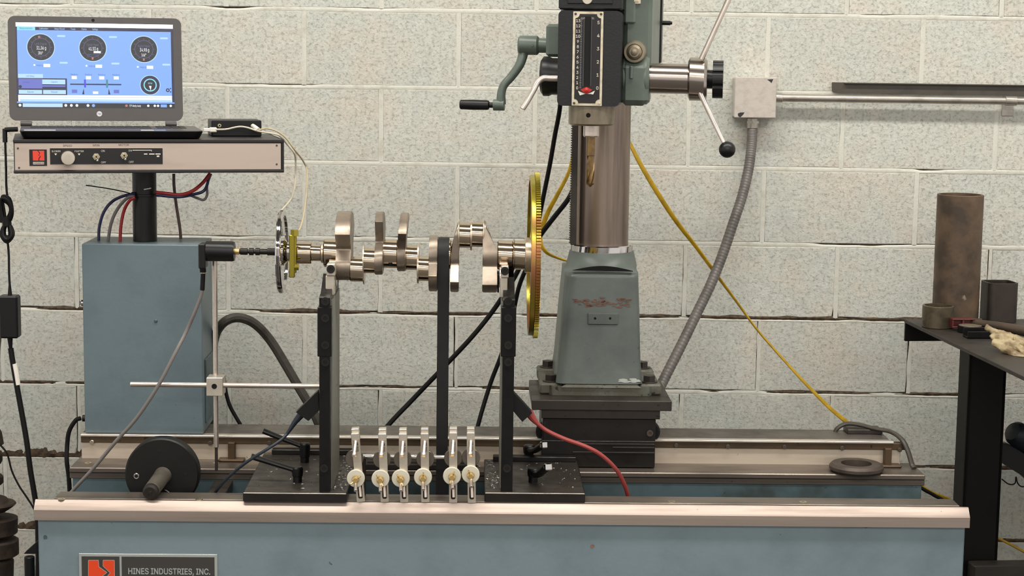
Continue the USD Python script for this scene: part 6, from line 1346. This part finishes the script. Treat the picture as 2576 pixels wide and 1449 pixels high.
mf = [manifold3d.Manifold.hull_points(np.array(tube(f_, r_, 10, 4, rads=[r_ * 1.15, r_, r_ * 0.8, r_ * 0.7]).vertices)[i * 10:(i + 2) * 10 + 0]) for f_, r_ in zip(fing, (0.010, 0.0115, 0.011, 0.0115, 0.012)) for i in range(len(spline(f_, 4)) - 1)]
palm = manifold3d.Manifold.hull_points(np.array([A(gp(2600, 850, 0.004)), gp(2600, 930, 0.004), gp(2545, 885, 0.004), gp(2535, 850, 0.004), gp(2600, 850, 0.04), gp(2600, 915, 0.03), gp(2555, 870, 0.032), gp(2545, 850, 0.028)]))
gm = manifold3d.Manifold.batch_boolean(mf + [palm], manifold3d.OpType.Add).refine_to_length(0.004).to_mesh()
gv, gf = np.array(gm.vert_properties[:, :3], float), np.array(gm.tri_verts)
ed = np.vstack([gf[:, [0, 1]], gf[:, [1, 2]], gf[:, [2, 0]]])
for _ in range(2):
    acc, cnt = np.zeros_like(gv), np.zeros(len(gv)) + 1e-9
    np.add.at(acc, ed[:, 0], gv[ed[:, 1]]); np.add.at(cnt, ed[:, 0], 1)
    gv = gv * 0.5 + 0.5 * acc / cnt[:, None]
nrm_ = meshkit.arrays((gv, gf), True)[2]
gv = gv + nrm_ * ((meshkit.fbm(gv * 75, 3, 8) - 0.5) * 0.008)[:, None]
gm = trimesh.Trimesh(gv, gf, process=False)
gm.vertices[:, 2] = np.maximum(gm.vertices[:, 2], zbt + 0.0006)
gl.part('glove', gm, 'leather', smooth=True)
# dark blue motor and black guard under the bench
ymb = B.piv[1] - 0.28
mb = Thing('blue_motor', 'dark blue rounded motor body on a black bracket under the bench', 'motor', B.P(2570, 1130, ymb), B)
a, b_ = B.P(2552, 1088, ymb), B.P(2650, 1150, ymb + 0.05); da = A(b_) - A(a); da /= np.linalg.norm(da)
mb.part('body', lathe([(0.008, 0), (0.022, 0.004), (0.029, 0.014), (0.031, 0.03), (0.031, 0.2), (0.02, 0.21)], A(a) - da * 0.012, da, 36), 'motor_blue')
mb.part('bracket', ext(Polygon([(p[0], p[2]) for p in (B.P(2515, 1115, ymb), B.P(2540, 1118, ymb), B.P(2590, 1150, ymb), B.P(2680, 1200, ymb), B.P(2680, 1300, ymb), B.P(2576, 1200, ymb), B.P(2520, 1165, ymb))]), (0, ymb + 0.03, 0), X_, Z_, 0.02), 'black_plastic')
cable('loose_wire', 'thin black wire dangling below the blue motor', 'wire', [(2520, 1205, ymb), (2538, 1218, ymb), (2553, 1216, ymb), (2556, 1200, ymb), (2560, 1215, ymb - 0.005), (2570, 1224, ymb), (2590, 1222, ymb)], 0.0016, 'black_rubber', F=B)

# ------------------------------------------------------------------ rusty cast pieces stacked on a bar at the lower left edge
yru = -0.42
xru = W.P(-14, 1250, yru)[0]
bar = Thing('stack_bar', 'upright rusty bar threaded through the rusty cast pieces at the left edge', 'bar', (xru, yru, 0), W)
zr_top = W.P(0, 1040, yru)[2]
bar.part('bar', cyl((xru, yru, 0.0), (xru, yru, zr_top), 0.012, 16), 'rust')
pieces = [('topmost rusty cast hub, slim, on the bar at the left edge', 1072, 1128, [(10, 0), (26, 0.2), (22, 0.7), (14, 1)]), ('small rusty collar under the topmost hub on the bar', 1138, 1166, [(18, 0), (22, 0.3), (22, 0.8), (16, 1)]), ('small rusty ring below the collar on the bar', 1194, 1219, [(18, 0), (23, 0.2), (23, 0.8), (19, 1)]),
          ('rusty cone-shaped casting with a flared lower rim on the bar', 1249, 1286, [(28, 0), (44, 0.28), (53, 0.5), (50, 0.6), (36, 0.68), (30, 0.9), (22, 1)]), ('wide rusty drum below the cone on the bar', 1301, 1344, [(48, 0), (55, 0.1), (56, 0.95), (50, 1)]), ('wide rusty drum, second from the bottom of the stack', 1355, 1398, [(50, 0), (57, 0.1), (57, 0.9), (50, 1)]), ('lowest rusty casting of the stack at the bottom left corner', 1404, 1470, [(36, 0), (42, 0.1), (44, 0.9), (38, 1)])]
for lab, v0, v1, pr in pieces:
    z1, z0 = W.P(-14, v0, yru)[2], W.P(-14, v1, yru)[2]; s = W.px(0, 1250, yru, 1)
    t = Thing('rusty_casting', lab, 'casting', (xru, yru, z0), W, 'rusty castings on the bar')
    sec_ = [(r_ * s, f__ * (z1 - z0)) for r_, f__ in pr]
    t.part('casting', lathe([(0.0125, 0)] + sec_ + [(0.0125, z1 - z0)], (xru, yru, z0), Z_, 40, True), 'rust')
